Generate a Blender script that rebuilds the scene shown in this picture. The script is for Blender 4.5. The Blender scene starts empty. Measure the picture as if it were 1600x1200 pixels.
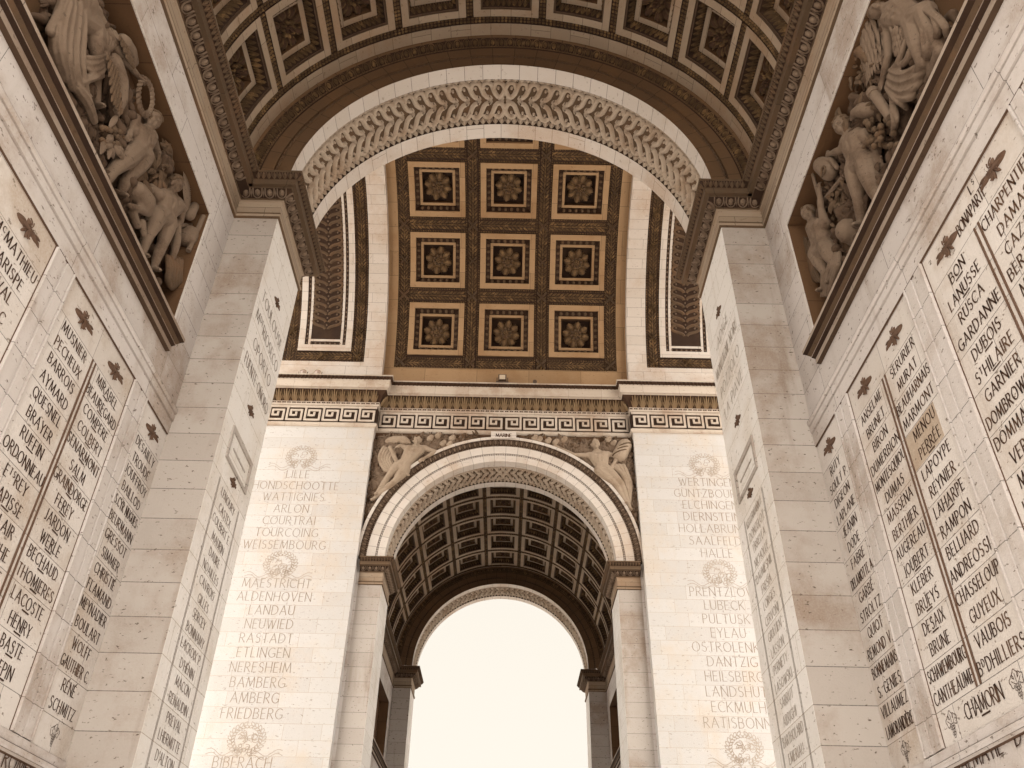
import bpy, math, random
from math import sin, cos, pi, radians, hypot, sqrt, atan2
from mathutils import Vector, Matrix, noise as mnoise

SC = bpy.context.scene
COL = SC.collection
RND = random.Random(7)

# ------------------------------------------------------------------ dimensions (metres)
B = 4.22            # half width between the piers of the small passages
A = 5.05            # half width between the side walls of the passages
YH = 7.68           # hall face of the small arches
YI = 9.65           # passage face of the hall-side arch
YO1, YO2 = 19.82, 21.575   # passage face and outer face of the outer arch
YP, XP = 7.31, 5.155       # pilaster front and its inner edge
FX = 11.05          # half depth of the monument (the big arches open here)
ZI, ZS = 14.43, 14.49      # top of the impost, centre of the small arches
ZC = 22.15          # top of the hall cornice = centre of the great vault
RG, RD = 7.68, 7.31        # great vault, great end bands
YC = (YI + YO1) / 2

# ------------------------------------------------------------------ materials
def nd(nt, t, **k):
    n = nt.nodes.new(t)
    for a, b in k.items(): setattr(n, a, b)
    return n

def stone(name, c1, c2, bw=1.25, rh=.49, vo=0.0, mort=.006, mcol=None, stain=(.2, .1, .05), samt=.5,
          streak=.35, pits=.6, rough=.85, bump=.25, scale=.45, seed=0.0):
    m = bpy.data.materials.new(name); m.use_nodes = True
    nt = m.node_tree; nt.nodes.clear(); L = nt.links.new
    out = nd(nt, 'ShaderNodeOutputMaterial'); bs = nd(nt, 'ShaderNodeBsdfPrincipled')
    L(bs.outputs[0], out.inputs[0]); bs.inputs['Roughness'].default_value = rough
    bs.inputs['Specular IOR Level'].default_value = .25
    uv = nd(nt, 'ShaderNodeUVMap'); mp = nd(nt, 'ShaderNodeMapping'); L(uv.outputs[0], mp.inputs[0])
    mp.inputs['Location'].default_value = (40.3 + seed, vo + 100 * rh, 0)
    br = nd(nt, 'ShaderNodeTexBrick', offset=.5, offset_frequency=2, squash=.72, squash_frequency=3); L(mp.outputs[0], br.inputs['Vector'])
    br.inputs['Color1'].default_value = (*c1, 1); br.inputs['Color2'].default_value = (*c2, 1)
    mc = mcol or tuple(x * .25 for x in c1)
    br.inputs['Mortar'].default_value = (*mc, 1); br.inputs['Scale'].default_value = 1
    br.inputs['Mortar Size'].default_value = mort; br.inputs['Mortar Smooth'].default_value = .3
    br.inputs['Bias'].default_value = -.25
    br.inputs['Brick Width'].default_value = bw; br.inputs['Row Height'].default_value = rh
    geo = nd(nt, 'ShaderNodeNewGeometry')
    def noise(sc, det, scl=(1, 1, 1), rgh=.6):
        a = nd(nt, 'ShaderNodeMapping'); L(geo.outputs['Position'], a.inputs[0]); a.inputs['Scale'].default_value = scl
        a.inputs['Location'].default_value = (seed * 3.1, seed * 1.7, seed)
        n = nd(nt, 'ShaderNodeTexNoise'); L(a.outputs[0], n.inputs['Vector'])
        n.inputs['Scale'].default_value = sc; n.inputs['Detail'].default_value = det; n.inputs['Roughness'].default_value = rgh
        return n.outputs[0]
    def ramp(src, p0, p1, amt):
        r = nd(nt, 'ShaderNodeMapRange', interpolation_type='SMOOTHSTEP'); L(src, r.inputs[0])
        r.inputs[1].default_value = p0; r.inputs[2].default_value = p1; r.inputs[3].default_value = 0; r.inputs[4].default_value = amt
        return r.outputs[0]
    def mix(f, a, col, bt='MIX'):
        x = nd(nt, 'ShaderNodeMix', data_type='RGBA', blend_type=bt); L(f, x.inputs[0]); L(a, x.inputs[6]); x.inputs[7].default_value = (*col, 1)
        return x.outputs[2]
    c = br.outputs['Color']
    n1 = noise(scale, 8, (1, 1, 1), .68); n2 = noise(1.6, 6, (1.5, 1.5, .18)); n3 = noise(9, 5, (1, 1, 2.2), .65); n4 = noise(38, 3)
    c = mix(ramp(n1, .47, .66, samt), c, stain)
    c = mix(ramp(n2, .55, .8, streak), c, tuple(x * .8 for x in stain))
    c = mix(ramp(n4, .35, .75, .3), c, tuple(min(1, x * 1.25) for x in c2))
    if pits: c = mix(ramp(n3, .615, .665, pits), c, tuple(x * .35 for x in stain))
    L(c, bs.inputs['Base Color'])
    bp = nd(nt, 'ShaderNodeBump'); bp.inputs['Strength'].default_value = bump; bp.inputs['Distance'].default_value = .02
    ad = nd(nt, 'ShaderNodeMath', operation='MULTIPLY_ADD'); L(n3, ad.inputs[0]); ad.inputs[1].default_value = -.6
    inv = nd(nt, 'ShaderNodeMath', operation='MULTIPLY_ADD'); L(br.outputs['Fac'], inv.inputs[0]); inv.inputs[1].default_value = -1
    L(n4, inv.inputs[2]); L(inv.outputs[0], ad.inputs[2])
    L(ad.outputs[0], bp.inputs['Height']); L(bp.outputs[0], bs.inputs['Normal'])
    return m

VO = -13.03
M = {}
M['wall'] = stone('passage wall stone', (0.5, 0.4643, 0.4567), (0.43, 0.394, 0.378), bw=2.6, vo=VO, stain=(.24, .168, .118), samt=.68, streak=.65, pits=.8)
M['pier'] = stone('pier stone', (0.385, 0.3497, 0.3276), (0.32, 0.2834, 0.2604), bw=40, vo=VO, stain=(.2, .132, .088), samt=.72, streak=.75, pits=.9, seed=3, scale=.36)
M['hall'] = stone('pale hall stone', (0.47, 0.4593, 0.462), (0.42, 0.402, 0.399), bw=1.7, vo=VO, mort=.005, mcol=(.34, .27, .2), stain=(.48, .37, .26), samt=.35, streak=.3, pits=.5, seed=5)
M['panel'] = stone('name panel stone', (0.55, 0.5156, 0.4987), (0.47, 0.4301, 0.4043), bw=1.4, vo=-8.085, rh=.484, mort=.005, stain=(.31, .225, .155), samt=.62, streak=.5, pits=.75, seed=9)
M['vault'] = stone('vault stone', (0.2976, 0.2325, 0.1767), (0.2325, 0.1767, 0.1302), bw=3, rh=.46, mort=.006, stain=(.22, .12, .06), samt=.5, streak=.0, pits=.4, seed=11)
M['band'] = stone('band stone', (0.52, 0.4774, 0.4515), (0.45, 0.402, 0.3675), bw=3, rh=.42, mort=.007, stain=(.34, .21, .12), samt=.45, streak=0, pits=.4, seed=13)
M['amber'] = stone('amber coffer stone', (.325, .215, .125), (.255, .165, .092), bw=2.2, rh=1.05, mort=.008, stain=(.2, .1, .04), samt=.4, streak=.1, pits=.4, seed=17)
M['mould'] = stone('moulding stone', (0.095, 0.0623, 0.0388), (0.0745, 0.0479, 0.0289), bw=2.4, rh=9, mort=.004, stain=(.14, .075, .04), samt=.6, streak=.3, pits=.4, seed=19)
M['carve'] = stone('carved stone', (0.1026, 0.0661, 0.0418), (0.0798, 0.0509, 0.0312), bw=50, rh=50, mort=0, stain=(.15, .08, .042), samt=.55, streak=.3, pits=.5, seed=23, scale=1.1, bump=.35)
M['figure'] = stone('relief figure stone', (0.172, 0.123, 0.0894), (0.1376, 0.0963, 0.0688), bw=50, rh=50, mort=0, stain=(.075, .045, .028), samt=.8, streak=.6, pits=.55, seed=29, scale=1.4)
M['dark'] = stone('soot and shade carved stone', (0.057, 0.0289, 0.016), (0.0418, 0.0213, 0.0122), bw=50, rh=50, mort=0, stain=(.05, .024, .013), samt=.6, streak=.2, pits=.3, seed=31, scale=1.2)  # soot tone, darkened to paint shade in moulding beds too
M['leaf'] = stone('sooty laurel stone', (0.0836, 0.0456, 0.0213), (0.0646, 0.035, 0.016), bw=50, rh=50, mort=0, stain=(.26, .14, .05), samt=.5, streak=0, pits=.3, seed=37, scale=2.2)
M['black'] = stone('black crust and shade stone', (.03, .0145, .0085), (.024, .012, .007), bw=50, rh=50, mort=0, stain=(.09, .05, .025), samt=.3, streak=0, pits=.1, seed=41)  # crust tone that also paints shade into grooves and ornament beds
M['recess'] = stone('brown recess stone', (0.0988, 0.0517, 0.0243), (0.076, 0.0395, 0.019), bw=1.8, rh=.9, stain=(.12, .06, .028), samt=.5, streak=.2, pits=.3, seed=43)  # darkened to paint shade into reveals, coffers and relief backs
M['ink'] = stone('incised letter stain and shade', (.045, .023, .015), (.038, .019, .012), bw=50, rh=50, mort=0, stain=(.15, .085, .05), samt=.6, streak=.5, pits=0, seed=47, scale=1.6)  # dark fill stands for patina and the shade inside cut letters
M['fade'] = stone('weathered letter stain', (.31, .265, .225), (.28, .235, .2), bw=50, rh=50, mort=0, stain=(.24, .15, .095), samt=.6, streak=.3, pits=0, seed=53, scale=.6)
M['emblem'] = stone('emblem stone', (.12, .072, .05), (.095, .056, .039), bw=50, rh=50, mort=0, stain=(.09, .048, .028), samt=.6, streak=0, pits=.3, seed=59, scale=4)
M['ground'] = stone('pale paving', (.20, .175, .15), (.17, .145, .12), bw=1.2, rh=.8, stain=(.25, .2, .15), samt=.3, streak=0, pits=.2)
M['floor'] = stone('worn paving', (0.4074, 0.385, 0.363), (0.3492, 0.325, 0.297), bw=.9, rh=.6, stain=(.22, .15, .1), samt=.4, streak=0, pits=.2, seed=61)
M['gcarve'] = stone('guilloche stone', (.43, .36, .295), (.38, .31, .25), bw=50, rh=50, mort=0, stain=(.24, .145, .08), samt=.55, streak=0, pits=.4, seed=67, scale=1.0, bump=.35)
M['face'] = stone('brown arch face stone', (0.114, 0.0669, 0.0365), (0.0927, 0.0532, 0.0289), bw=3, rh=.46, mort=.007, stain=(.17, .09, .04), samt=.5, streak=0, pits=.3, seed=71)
M['deep'] = stone('soil and shade carving stone', (0.0722, 0.0441, 0.0281), (0.057, 0.0342, 0.0213), bw=50, rh=50, mort=0, stain=(.04, .022, .013), samt=.6, streak=.3, pits=.3, seed=101, scale=1.3)  # soil tone, also painting shade behind figures and under the ledge
M['ledge'] = stone('worn ledge stone', (.33, .27, .225), (.27, .215, .175), bw=1.9, rh=9, mort=.006, stain=(.16, .1, .065), samt=.6, streak=.3, pits=.6, seed=103)
M['faint'] = stone('faint carved line', (.37, .32, .28), (.34, .29, .25), bw=50, rh=50, mort=0, stain=(.24, .18, .14), samt=.6, streak=.3, pits=0, seed=107, scale=.8)
M['figpale'] = stone('pale carved figure stone', (.31, .245, .19), (.265, .205, .155), bw=50, rh=50, mort=0, stain=(.17, .11, .07), samt=.55, streak=.5, pits=.4, seed=109, scale=1.4)
M['jamb'] = stone('lit jamb stone', (0.66, 0.6382, 0.63), (0.58, 0.5527, 0.5355), bw=1.7, vo=VO, mort=.005, mcol=(.3, .25, .2), stain=(.46, .38, .30), samt=.4, streak=.4, pits=.6, seed=113)  # paler than the pier: side light painted into the jambs
M['rose'] = stone('sooty flower stone', (0.1254, 0.076, 0.0395), (0.0988, 0.0593, 0.0289), bw=50, rh=50, mort=0, stain=(.26, .165, .08), samt=.45, streak=0, pits=.3, seed=127, scale=3.5)
M['gold'] = stone('tawny acanthus stone', (.25, .175, .105), (.195, .132, .075), bw=50, rh=50, mort=0, stain=(.16, .09, .045), samt=.6, streak=0, pits=.2, seed=91, scale=.9)
M['block'] = stone('patched panel stone', (.43, .365, .305), (.39, .325, .265), bw=50, rh=50, mort=0, stain=(.26, .175, .11), samt=.6, streak=.4, pits=.6, seed=97)
M['hallm'] = stone('hall moulding stone', (.46, .40, .35), (.39, .33, .28), bw=1.9, rh=9, mort=.004, stain=(.24, .145, .085), samt=.6, streak=.35, pits=.4, seed=73)
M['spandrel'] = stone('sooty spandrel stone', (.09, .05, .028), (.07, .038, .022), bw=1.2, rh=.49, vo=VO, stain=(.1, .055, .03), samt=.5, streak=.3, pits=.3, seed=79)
M['leaf2'] = stone('sooty rosette stone', (0.076, 0.0456, 0.022), (0.0585, 0.0342, 0.016), bw=50, rh=50, mort=0, stain=(.33, .2, .09), samt=.45, streak=0, pits=.3, seed=83, scale=3.5)
def plain(name, c, rough=.5, metal=0.0):
    m = bpy.data.materials.new(name); m.use_nodes = True
    nt = m.node_tree; bs = nt.nodes['Principled BSDF']
    n = nd(nt, 'ShaderNodeTexNoise'); n.inputs['Scale'].default_value = 14
    x = nd(nt, 'ShaderNodeMix', data_type='RGBA'); nt.links.new(n.outputs[0], x.inputs[0])
    x.inputs[6].default_value = (*[v * .75 for v in c], 1); x.inputs[7].default_value = (*[v * 1.2 for v in c], 1)
    nt.links.new(x.outputs[2], bs.inputs['Base Color'])
    bs.inputs['Roughness'].default_value = rough; bs.inputs['Metallic'].default_value = metal
    return m
M['metal'] = plain('dark painted metal', (.09, .06, .045), .5, .3)
M['lens'] = plain('dusty lamp glass', (.32, .24, .2), .25)
M['grey'] = plain('pale metal', (.55, .47, .38), .4, .2)

# ------------------------------------------------------------------ mesh builder
class MB:
    def __init__(s): s.v = []; s.f = []; s.uv = []; s.sm = []; s.mi = []
    def add(s, vs, fs, uvs=None, smooth=False, mi=0):
        o = len(s.v); s.v.extend(vs)
        for f in fs:
            s.f.append(tuple(i + o for i in f)); s.sm.append(smooth); s.mi.append(mi)
            s.uv.append(tuple(uvs[i] for i in f) if uvs else None)
    def box(s, x0, x1, y0, y1, z0, z1, mi=0, skip=''):
        x0, x1 = min(x0, x1), max(x0, x1); y0, y1 = min(y0, y1), max(y0, y1)
        v = [(x0, y0, z0), (x1, y0, z0), (x1, y1, z0), (x0, y1, z0), (x0, y0, z1), (x1, y0, z1), (x1, y1, z1), (x0, y1, z1)]
        s.add(v, [(3, 2, 1, 0), (4, 5, 6, 7), (0, 1, 5, 4), (1, 2, 6, 5), (2, 3, 7, 6), (3, 0, 4, 7)], None, False, mi)
    def grid(s, pts, uvs=None, smooth=True, closed=False, mi=0):
        nr, nc = len(pts), len(pts[0])
        vs = [tuple(p) for r in pts for p in r]; fs = []
        for i in range(nr - 1):
            for j in range(nc - 1 if not closed else nc):
                a = i * nc + j; b = i * nc + (j + 1) % nc
                fs.append((a, b, b + nc, a + nc))
        s.add(vs, fs, [t for r in uvs for t in r] if uvs else None, smooth, mi)
    def build(s, name, mat, parent=None):
        me = bpy.data.meshes.new(name)
        me.from_pydata(s.v, [], s.f)
        mats = mat if isinstance(mat, (list, tuple)) else [mat]
        for m in mats: me.materials.append(M[m])
        uvl = me.uv_layers.new(name='UVMap'); data = []
        for p, uv in zip(me.polygons, s.uv):
            if uv is None:
                n = p.normal; ax, ay, az = abs(n.x), abs(n.y), abs(n.z)
                for li in p.vertices:
                    c = s.v[li]
                    if ax >= ay and ax >= az: data += [c[1], c[2]]
                    elif ay >= az: data += [c[0], c[2]]
                    else: data += [c[0], c[1]]
            else:
                for t in uv: data += [t[0], t[1]]
        uvl.data.foreach_set('uv', data)
        me.polygons.foreach_set('use_smooth', s.sm)
        if len(mats) > 1: me.polygons.foreach_set('material_index', s.mi)
        me.update()
        o = bpy.data.objects.new(name, me); COL.objects.link(o)
        if parent: o.parent = parent
        return o

def tag(o, label=None, cat=None, group=None, kind=None):
    if label: o['label'] = label
    if cat: o['category'] = cat
    if group: o['group'] = group
    if kind: o['kind'] = kind
    return o
def thing(name, label, cat, group=None, loc=(0, 0, 0)):
    o = bpy.data.objects.new(name, None); COL.objects.link(o); o.location = loc
    o.empty_display_size = .2
    return tag(o, label, cat, group)
def copy_tree(o, parent=None):
    c = o.copy(); COL.objects.link(c)
    if parent: c.parent = parent
    for ch in o.children: copy_tree(ch, c)
    return c

# mapping functions (u along the run, v across, w out towards the viewer)
def cyl_y(R, zc): return lambda u, v, w: ((R - w) * cos(u / R), v, zc + (R - w) * sin(u / R))
def cyl_x(R, zc): return lambda u, v, w: (v, (R - w) * cos(u / R), zc + (R - w) * sin(u / R))
def ring(y0, d, zc, R): return lambda u, v, w: (v * cos(u / R), y0 + d * w, zc + v * sin(u / R))
def flat(O, du, dv, dw):
    O, du, dv, dw = Vector(O), Vector(du), Vector(dv), Vector(dw)
    return lambda u, v, w: tuple(O + du * u + dv * v + dw * w)

def strip(mb, mp, us, prof, swap=True, smooth=False, mi=0, mis=None):
    """sweep a profile [(v, w)...] along the samples us; uv in metres"""
    acc = [0]
    for a, b in zip(prof, prof[1:]): acc.append(acc[-1] + hypot(b[0] - a[0], b[1] - a[1]))
    for k in range(len(prof) - 1):
        pts = [[mp(u, *prof[k]) for u in us], [mp(u, *prof[k + 1]) for u in us]]
        uv = [[((prof[0][0] + acc[k + i], u) if swap else (u, prof[0][0] + acc[k + i])) for u in us] for i in (0, 1)]
        mb.grid(pts, uv, smooth, mi=mis.get(k, mi) if mis else mi)
def lin(a, b, n): return [a + (b - a) * i / n for i in range(n + 1)]
def arc_us(R, n=72, a0=0.0, a1=pi): return lin(R * a0, R * a1, n)

def sl(mp, u0, v0, w0, v1, w1, sg=1):
    """local frame on a slope running (v0,w0)->(v1,w1): (du, t, h)"""
    L = hypot(v1 - v0, w1 - w0) or 1e-6; tv, tw = (v1 - v0) / L, (w1 - w0) / L
    nv, nw = -tw * sg, tv * sg
    return (lambda du, t, h: mp(u0 + du, v0 + tv * t + nv * h, w0 + tw * t + nw * h)), L

def dome(mb, fn, t0, t1, wd, h, nt=4, nw=4, shape='egg', lean=0.0, base=0.0, mi=0):
    """a raised bump along t with half width wd*profile"""
    pts = []
    for i in range(nt + 1):
        f = i / nt; t = t0 + (t1 - t0) * f
        if shape == 'egg': p = sqrt(max(0, 1 - (2 * f - 1) ** 2)); hp = p
        elif shape == 'leaf': p = sin(pi * min(1, f * .92 + .04)) ** .8 * (1.15 - .5 * f); hp = sin(pi * f) * .8 + .2
        elif shape == 'petal': p = (sin(pi * (.12 + .8 * f))) ** .7; hp = .35 + .75 * sin(pi * f * .75)
        else: p = 1; hp = 1
        row = []
        for j in range(nw + 1):
            g = 2 * j / nw - 1
            row.append(fn(g * wd * p + lean * f, t, base + h * hp * sqrt(max(0, 1 - g * g))))
        pts.append(row)
    mb.grid(pts, None, True, mi=mi)

def tube(mb, pts, r, n=5, half=False, cap=False, up=None, mi=0):
    """a round bar along world points"""
    P = [Vector(p) for p in pts]; rows = []
    for i, p in enumerate(P):
        t = (P[min(i + 1, len(P) - 1)] - P[max(i - 1, 0)])
        if t.length < 1e-9: t = Vector((0, 0, 1))
        t.normalize()
        ref = Vector(up) if up else (Vector((0, 0, 1)) if abs(t.z) < .9 else Vector((0, 1, 0)))
        a = t.cross(ref)
        if a.length < 1e-6: a = t.cross(Vector((1, 0, 0)))
        a.normalize(); b = a.cross(t).normalized()
        rr = r[i] if isinstance(r, (list, tuple)) else r
        rows.append([p + a * rr * cos(2 * pi * k / n) + b * rr * sin(2 * pi * k / n) for k in range(n)])
    mb.grid(rows, None, True, closed=True, mi=mi)
    if cap:
        for row in (rows[0], rows[-1]): mb.add([tuple(q) for q in row], [tuple(range(n))], None, False, mi)

def wbar(mb, fn, path, wd, h, ns=3, mi=0):
    """half round band following a path [(u,v)] on a surface fn(u,v,w)"""
    rows = []
    for i, (u, v) in enumerate(path):
        a = path[max(i - 1, 0)]; b = path[min(i + 1, len(path) - 1)]
        tx, ty = b[0] - a[0], b[1] - a[1]; l = hypot(tx, ty) or 1; nx, ny = -ty / l, tx / l
        rows.append([fn(u + nx * wd * g, v + ny * wd * g, h * sqrt(max(0, 1 - g * g))) for g in [2 * k / ns - 1 for k in range(ns + 1)]])
    mb.grid(rows, None, True, mi=mi)

# ornament rows -------------------------------------------------------
def egg_row(mb, mp, u0, u1, v0, w0, v1, w1, pitch, sg=1, h=.5, shell=True, mi=0):
    n = max(1, round((u1 - u0) / pitch)); p = (u1 - u0) / n
    for k in range(n):
        fn, L = sl(mp, u0 + (k + .5) * p, v0, w0, v1, w1, sg)
        dome(mb, fn, L * .14, L * .92, p * .24, p * .26 * h * 1.6, 5, 4, 'egg', mi=mi)
        if shell:
            path = [(p * .40 * cos(pi + pi * q / 8) , L * .98 - (L * .55 + L * .4 * -sin(pi + pi * q / 8))) for q in range(9)]
            path = [(-p * .37, L)] + [(-p * .37 * cos(pi * q / 8), L * .5 - L * .46 * sin(pi * q / 8)) for q in range(9)] + [(p * .37, L)]
            wbar(mb, fn, path, p * .055, p * .16, 2, mi=mi)
        fd, _ = sl(mp, u0 + (k + 1) * p, v0, w0, v1, w1, sg)
        if k < n - 1: dome(mb, fd, L * .05, L * .98, p * .06, p * .12, 2, 2, 'egg', mi=mi)
def leaf_row(mb, mp, u0, u1, v0, w0, v1, w1, pitch, sg=1, h=.22, mi=0):
    n = max(1, round((u1 - u0) / pitch)); p = (u1 - u0) / n
    for k in range(n):
        fn, L = sl(mp, u0 + (k + .5) * p, v0, w0, v1, w1, sg)
        dome(mb, fn, L * .02, L * .97, p * .33, p * h, 4, 4, 'leaf', mi=mi)
        wbar(mb, fn, [(-p * .43, 0), (-p * .4, L * .5), (-p * .2, L * .82), (0, L)], p * .06, p * .2, 2, mi=mi)
        wbar(mb, fn, [(p * .43, 0), (p * .4, L * .5), (p * .2, L * .82), (0, L)], p * .06, p * .2, 2, mi=mi)
def acanthus_row(mb, mp, u0, u1, v0, w0, v1, w1, pitch, sg=1, mi=0):
    n = max(1, round((u1 - u0) / pitch)); p = (u1 - u0) / n
    for k in range(n):
        fn, L = sl(mp, u0 + (k + .5) * p, v0, w0, v1, w1, sg)
        for (dx, tl, ln, t1) in ((0, 0, .085, 1.0), (-.2, -.2, .07, .9), (.2, .2, .07, .9), (-.32, -.3, .055, .55), (.32, .3, .055, .55)):
            f2 = (lambda fn, dx: lambda du, t, hh: fn(du + dx * p, t, hh))(fn, dx * .6)
            dome(mb, f2, 0, L * t1, p * ln * 1.5, p * .16, 4, 2, 'petal', lean=tl * p, mi=mi)
        fd, _ = sl(mp, u0 + (k + 1) * p, v0, w0, v1, w1, sg)
        if k < n - 1: dome(mb, fd, 0, L * .95, p * .05, p * .13, 3, 2, 'leaf', mi=mi)
def bead_row(mb, mp, u0, u1, v, w, r, pitch, reel=True, mi=0):
    n = max(1, round((u1 - u0) / pitch)); p = (u1 - u0) / n
    for k in range(n):
        uc = u0 + (k + .5) * p
        fn = lambda du, t, h: mp(uc + du, v + t, w + h)
        dome(mb, fn, -r, r, min(r * 1.25, p * .42), r * 1.1, 3, 4, 'egg', mi=mi)
        if reel and k < n - 1:
            ur = u0 + (k + 1) * p
            fr = lambda du, t, h: mp(ur + du, v + t, w + h)
            dome(mb, fr, -r * .8, r * .8, p * .07, r * .7, 2, 2, 'egg', mi=mi)
STRAND = [(-.62, -1.0), (-.40, -.92), (-.22, -.62), (-.10, -.2), (.0, .25), (.12, .62), (.30, .90), (.52, 1.0), (.74, .88), (.86, .6), (.84, .3)]
def rope_row(mb, fn, u0, u1, v, w, hw, pitch, h=.03, mi=0):
    """plaited band: chevrons of small lobes; fn(u,v,w)"""
    n = max(1, round((u1 - u0) / pitch)); p = (u1 - u0) / n
    for k in range(n):
        uc = u0 + (k + .5) * p
        for s in (-1, 1):
            a = .95; ca, sa = cos(a), sin(a)
            g = lambda du, t, hh: fn(uc + du * sa - t * ca, v + s * (hw * .5) + s * (t * sa + du * ca) , w + hh)
            dome(mb, g, -hw * .5, hw * .5, p * .42, h, 3, 2, 'egg', mi=mi)
def laurel_row(mb, fn, u0, u1, v, w, hw, pitch, rng, mi=0):
    """garland of overlapping bay leaves"""
    n = max(1, round((u1 - u0) / pitch)); p = (u1 - u0) / n
    for k in range(n):
        uc = u0 + (k + .5) * p
        for (s, off, ln) in ((0, 0, 1.5), (-1, -.3, 1.5), (1, -.3, 1.5)):
            a = s * (.55 + rng.uniform(-.1, .1)); ca, sa = cos(a), sin(a); vo = s * hw * .42; uo = off * p + rng.uniform(-.03, .03) * p
            g = (lambda ca, sa, vo, uo: lambda du, t, hh: fn(uc + uo + t * ca - du * sa, v + vo + t * sa + du * ca, w + hh))(ca, sa, vo, uo)
            dome(mb, g, -p * .5, p * ln * .62, hw * .2, hw * .17 + (0.02 if s == 0 else 0), 4, 2, 'leaf', mi=mi)
        if rng.random() < .5:
            b = rng.uniform(-.8, .8) * hw
            g = lambda du, t, hh: fn(uc + du + p * .3, v + b + t, w + hh)
            dome(mb, g, -.035, .035, .035, .05, 2, 2, 'egg', mi=mi)
def ribbon_x(mb, fn, u, v, s, h, mi=0):
    for sg in (-1, 1):
        for o in (-.16, 0, .16):
            path = [(u + s * (q - .5) * 2 + o * s * .9, v + sg * s * (q - .5) * 2) for q in lin(0, 1, 4)]
            wbar(mb, fn, path, s * .13, h, 2, mi=mi)
def key_row(mb, mp, u0, u1, v0, v1, pitch, w=.05, wd=.032, flip=False, mi=0):
    n = max(1, round((u1 - u0) / pitch)); p = (u1 - u0) / n; H = v1 - v0
    cnt = [0]
    def bar(a, b):
        cnt[0] += 1; wz = w + .0009 * (cnt[0] % 7)
        (ua, va), (ub, vb) = a, b
        l = hypot(ub - ua, vb - va) or 1e-6; tx, ty = (ub - ua) / l * wd, (vb - va) / l * wd
        q = [(ua - tx - ty, va - ty + tx), (ua - tx + ty, va - ty - tx), (ub + tx + ty, vb + ty - tx), (ub + tx - ty, vb + ty + tx)]
        vs = [mp(x, y, wz) for x, y in q] + [mp(x, y, 0) for x, y in q]
        mb.add(vs, [(0, 1, 2, 3), (0, 4, 5, 1), (1, 5, 6, 2), (2, 6, 7, 3), (3, 7, 4, 0)], None, False, mi)
    for k in range(n):
        c = [(.07, .06), (.86, .06), (.86, .72), (.26, .72), (.26, .36), (.56, .36), (.56, .54)]
        c2 = [(.07, .06), (.07, .96)]
        X = lambda f: u0 + (k + (1 - f if flip else f)) * p
        for cc in (c, c2):
            q = [(X(a), v0 + b * H) for a, b in cc]
            for i, (a, b) in enumerate(zip(q, q[1:])): bar(a, b)
    bar((u0 + wd, v0 + .97 * H), (u1 - wd, v0 + .97 * H))

def sweep(mb, path, prof, side=1, smooth=False, mi=0, ends=True, mis=None):
    """mitred moulding round a plan polyline; prof [(offset, z)]"""
    P = [Vector((x, y)) for x, y in path]; N = []
    for a, b in zip(P, P[1:]):
        d = (b - a).normalized(); N.append(Vector((-d.y, d.x)) * side)
    mit = []
    for i in range(len(P)):
        if i == 0: mit.append(N[0])
        elif i == len(P) - 1: mit.append(N[-1])
        else:
            m = (N[i - 1] + N[i]); m = m / max(.2, m.dot(N[i])); mit.append(m)
    run = [0]
    for a, b in zip(P, P[1:]): run.append(run[-1] + (b - a).length)
    for k in range(len(prof) - 1):
        (o0, z0), (o1, z1) = prof[k], prof[k + 1]
        pts = [[(*(p + m * o), z) for p, m in zip(P, mit)] for o, z in ((o0, z0), (o1, z1))]
        uv = [[(r, z + o) for r in run] for o, z in ((o0, z0), (o1, z1))]
        mb.grid(pts, uv, smooth, mi=mis.get(k, mi) if mis else mi)
    if ends:
        for i in (0, -1):
            mb.add([(*(P[i] + mit[i] * o), z) for o, z in prof], [tuple(range(len(prof)))], None, False, mi)
def seg_maps(path, side=1):
    out = []
    for (x0, y0), (x1, y1) in zip(path, path[1:]):
        d = Vector((x1 - x0, y1 - y0, 0)); L = d.length; d /= L
        out.append((flat((x0, y0, 0), d, (0, 0, 1), (-d.y * side, d.x * side, 0)), L))
    return out

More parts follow.
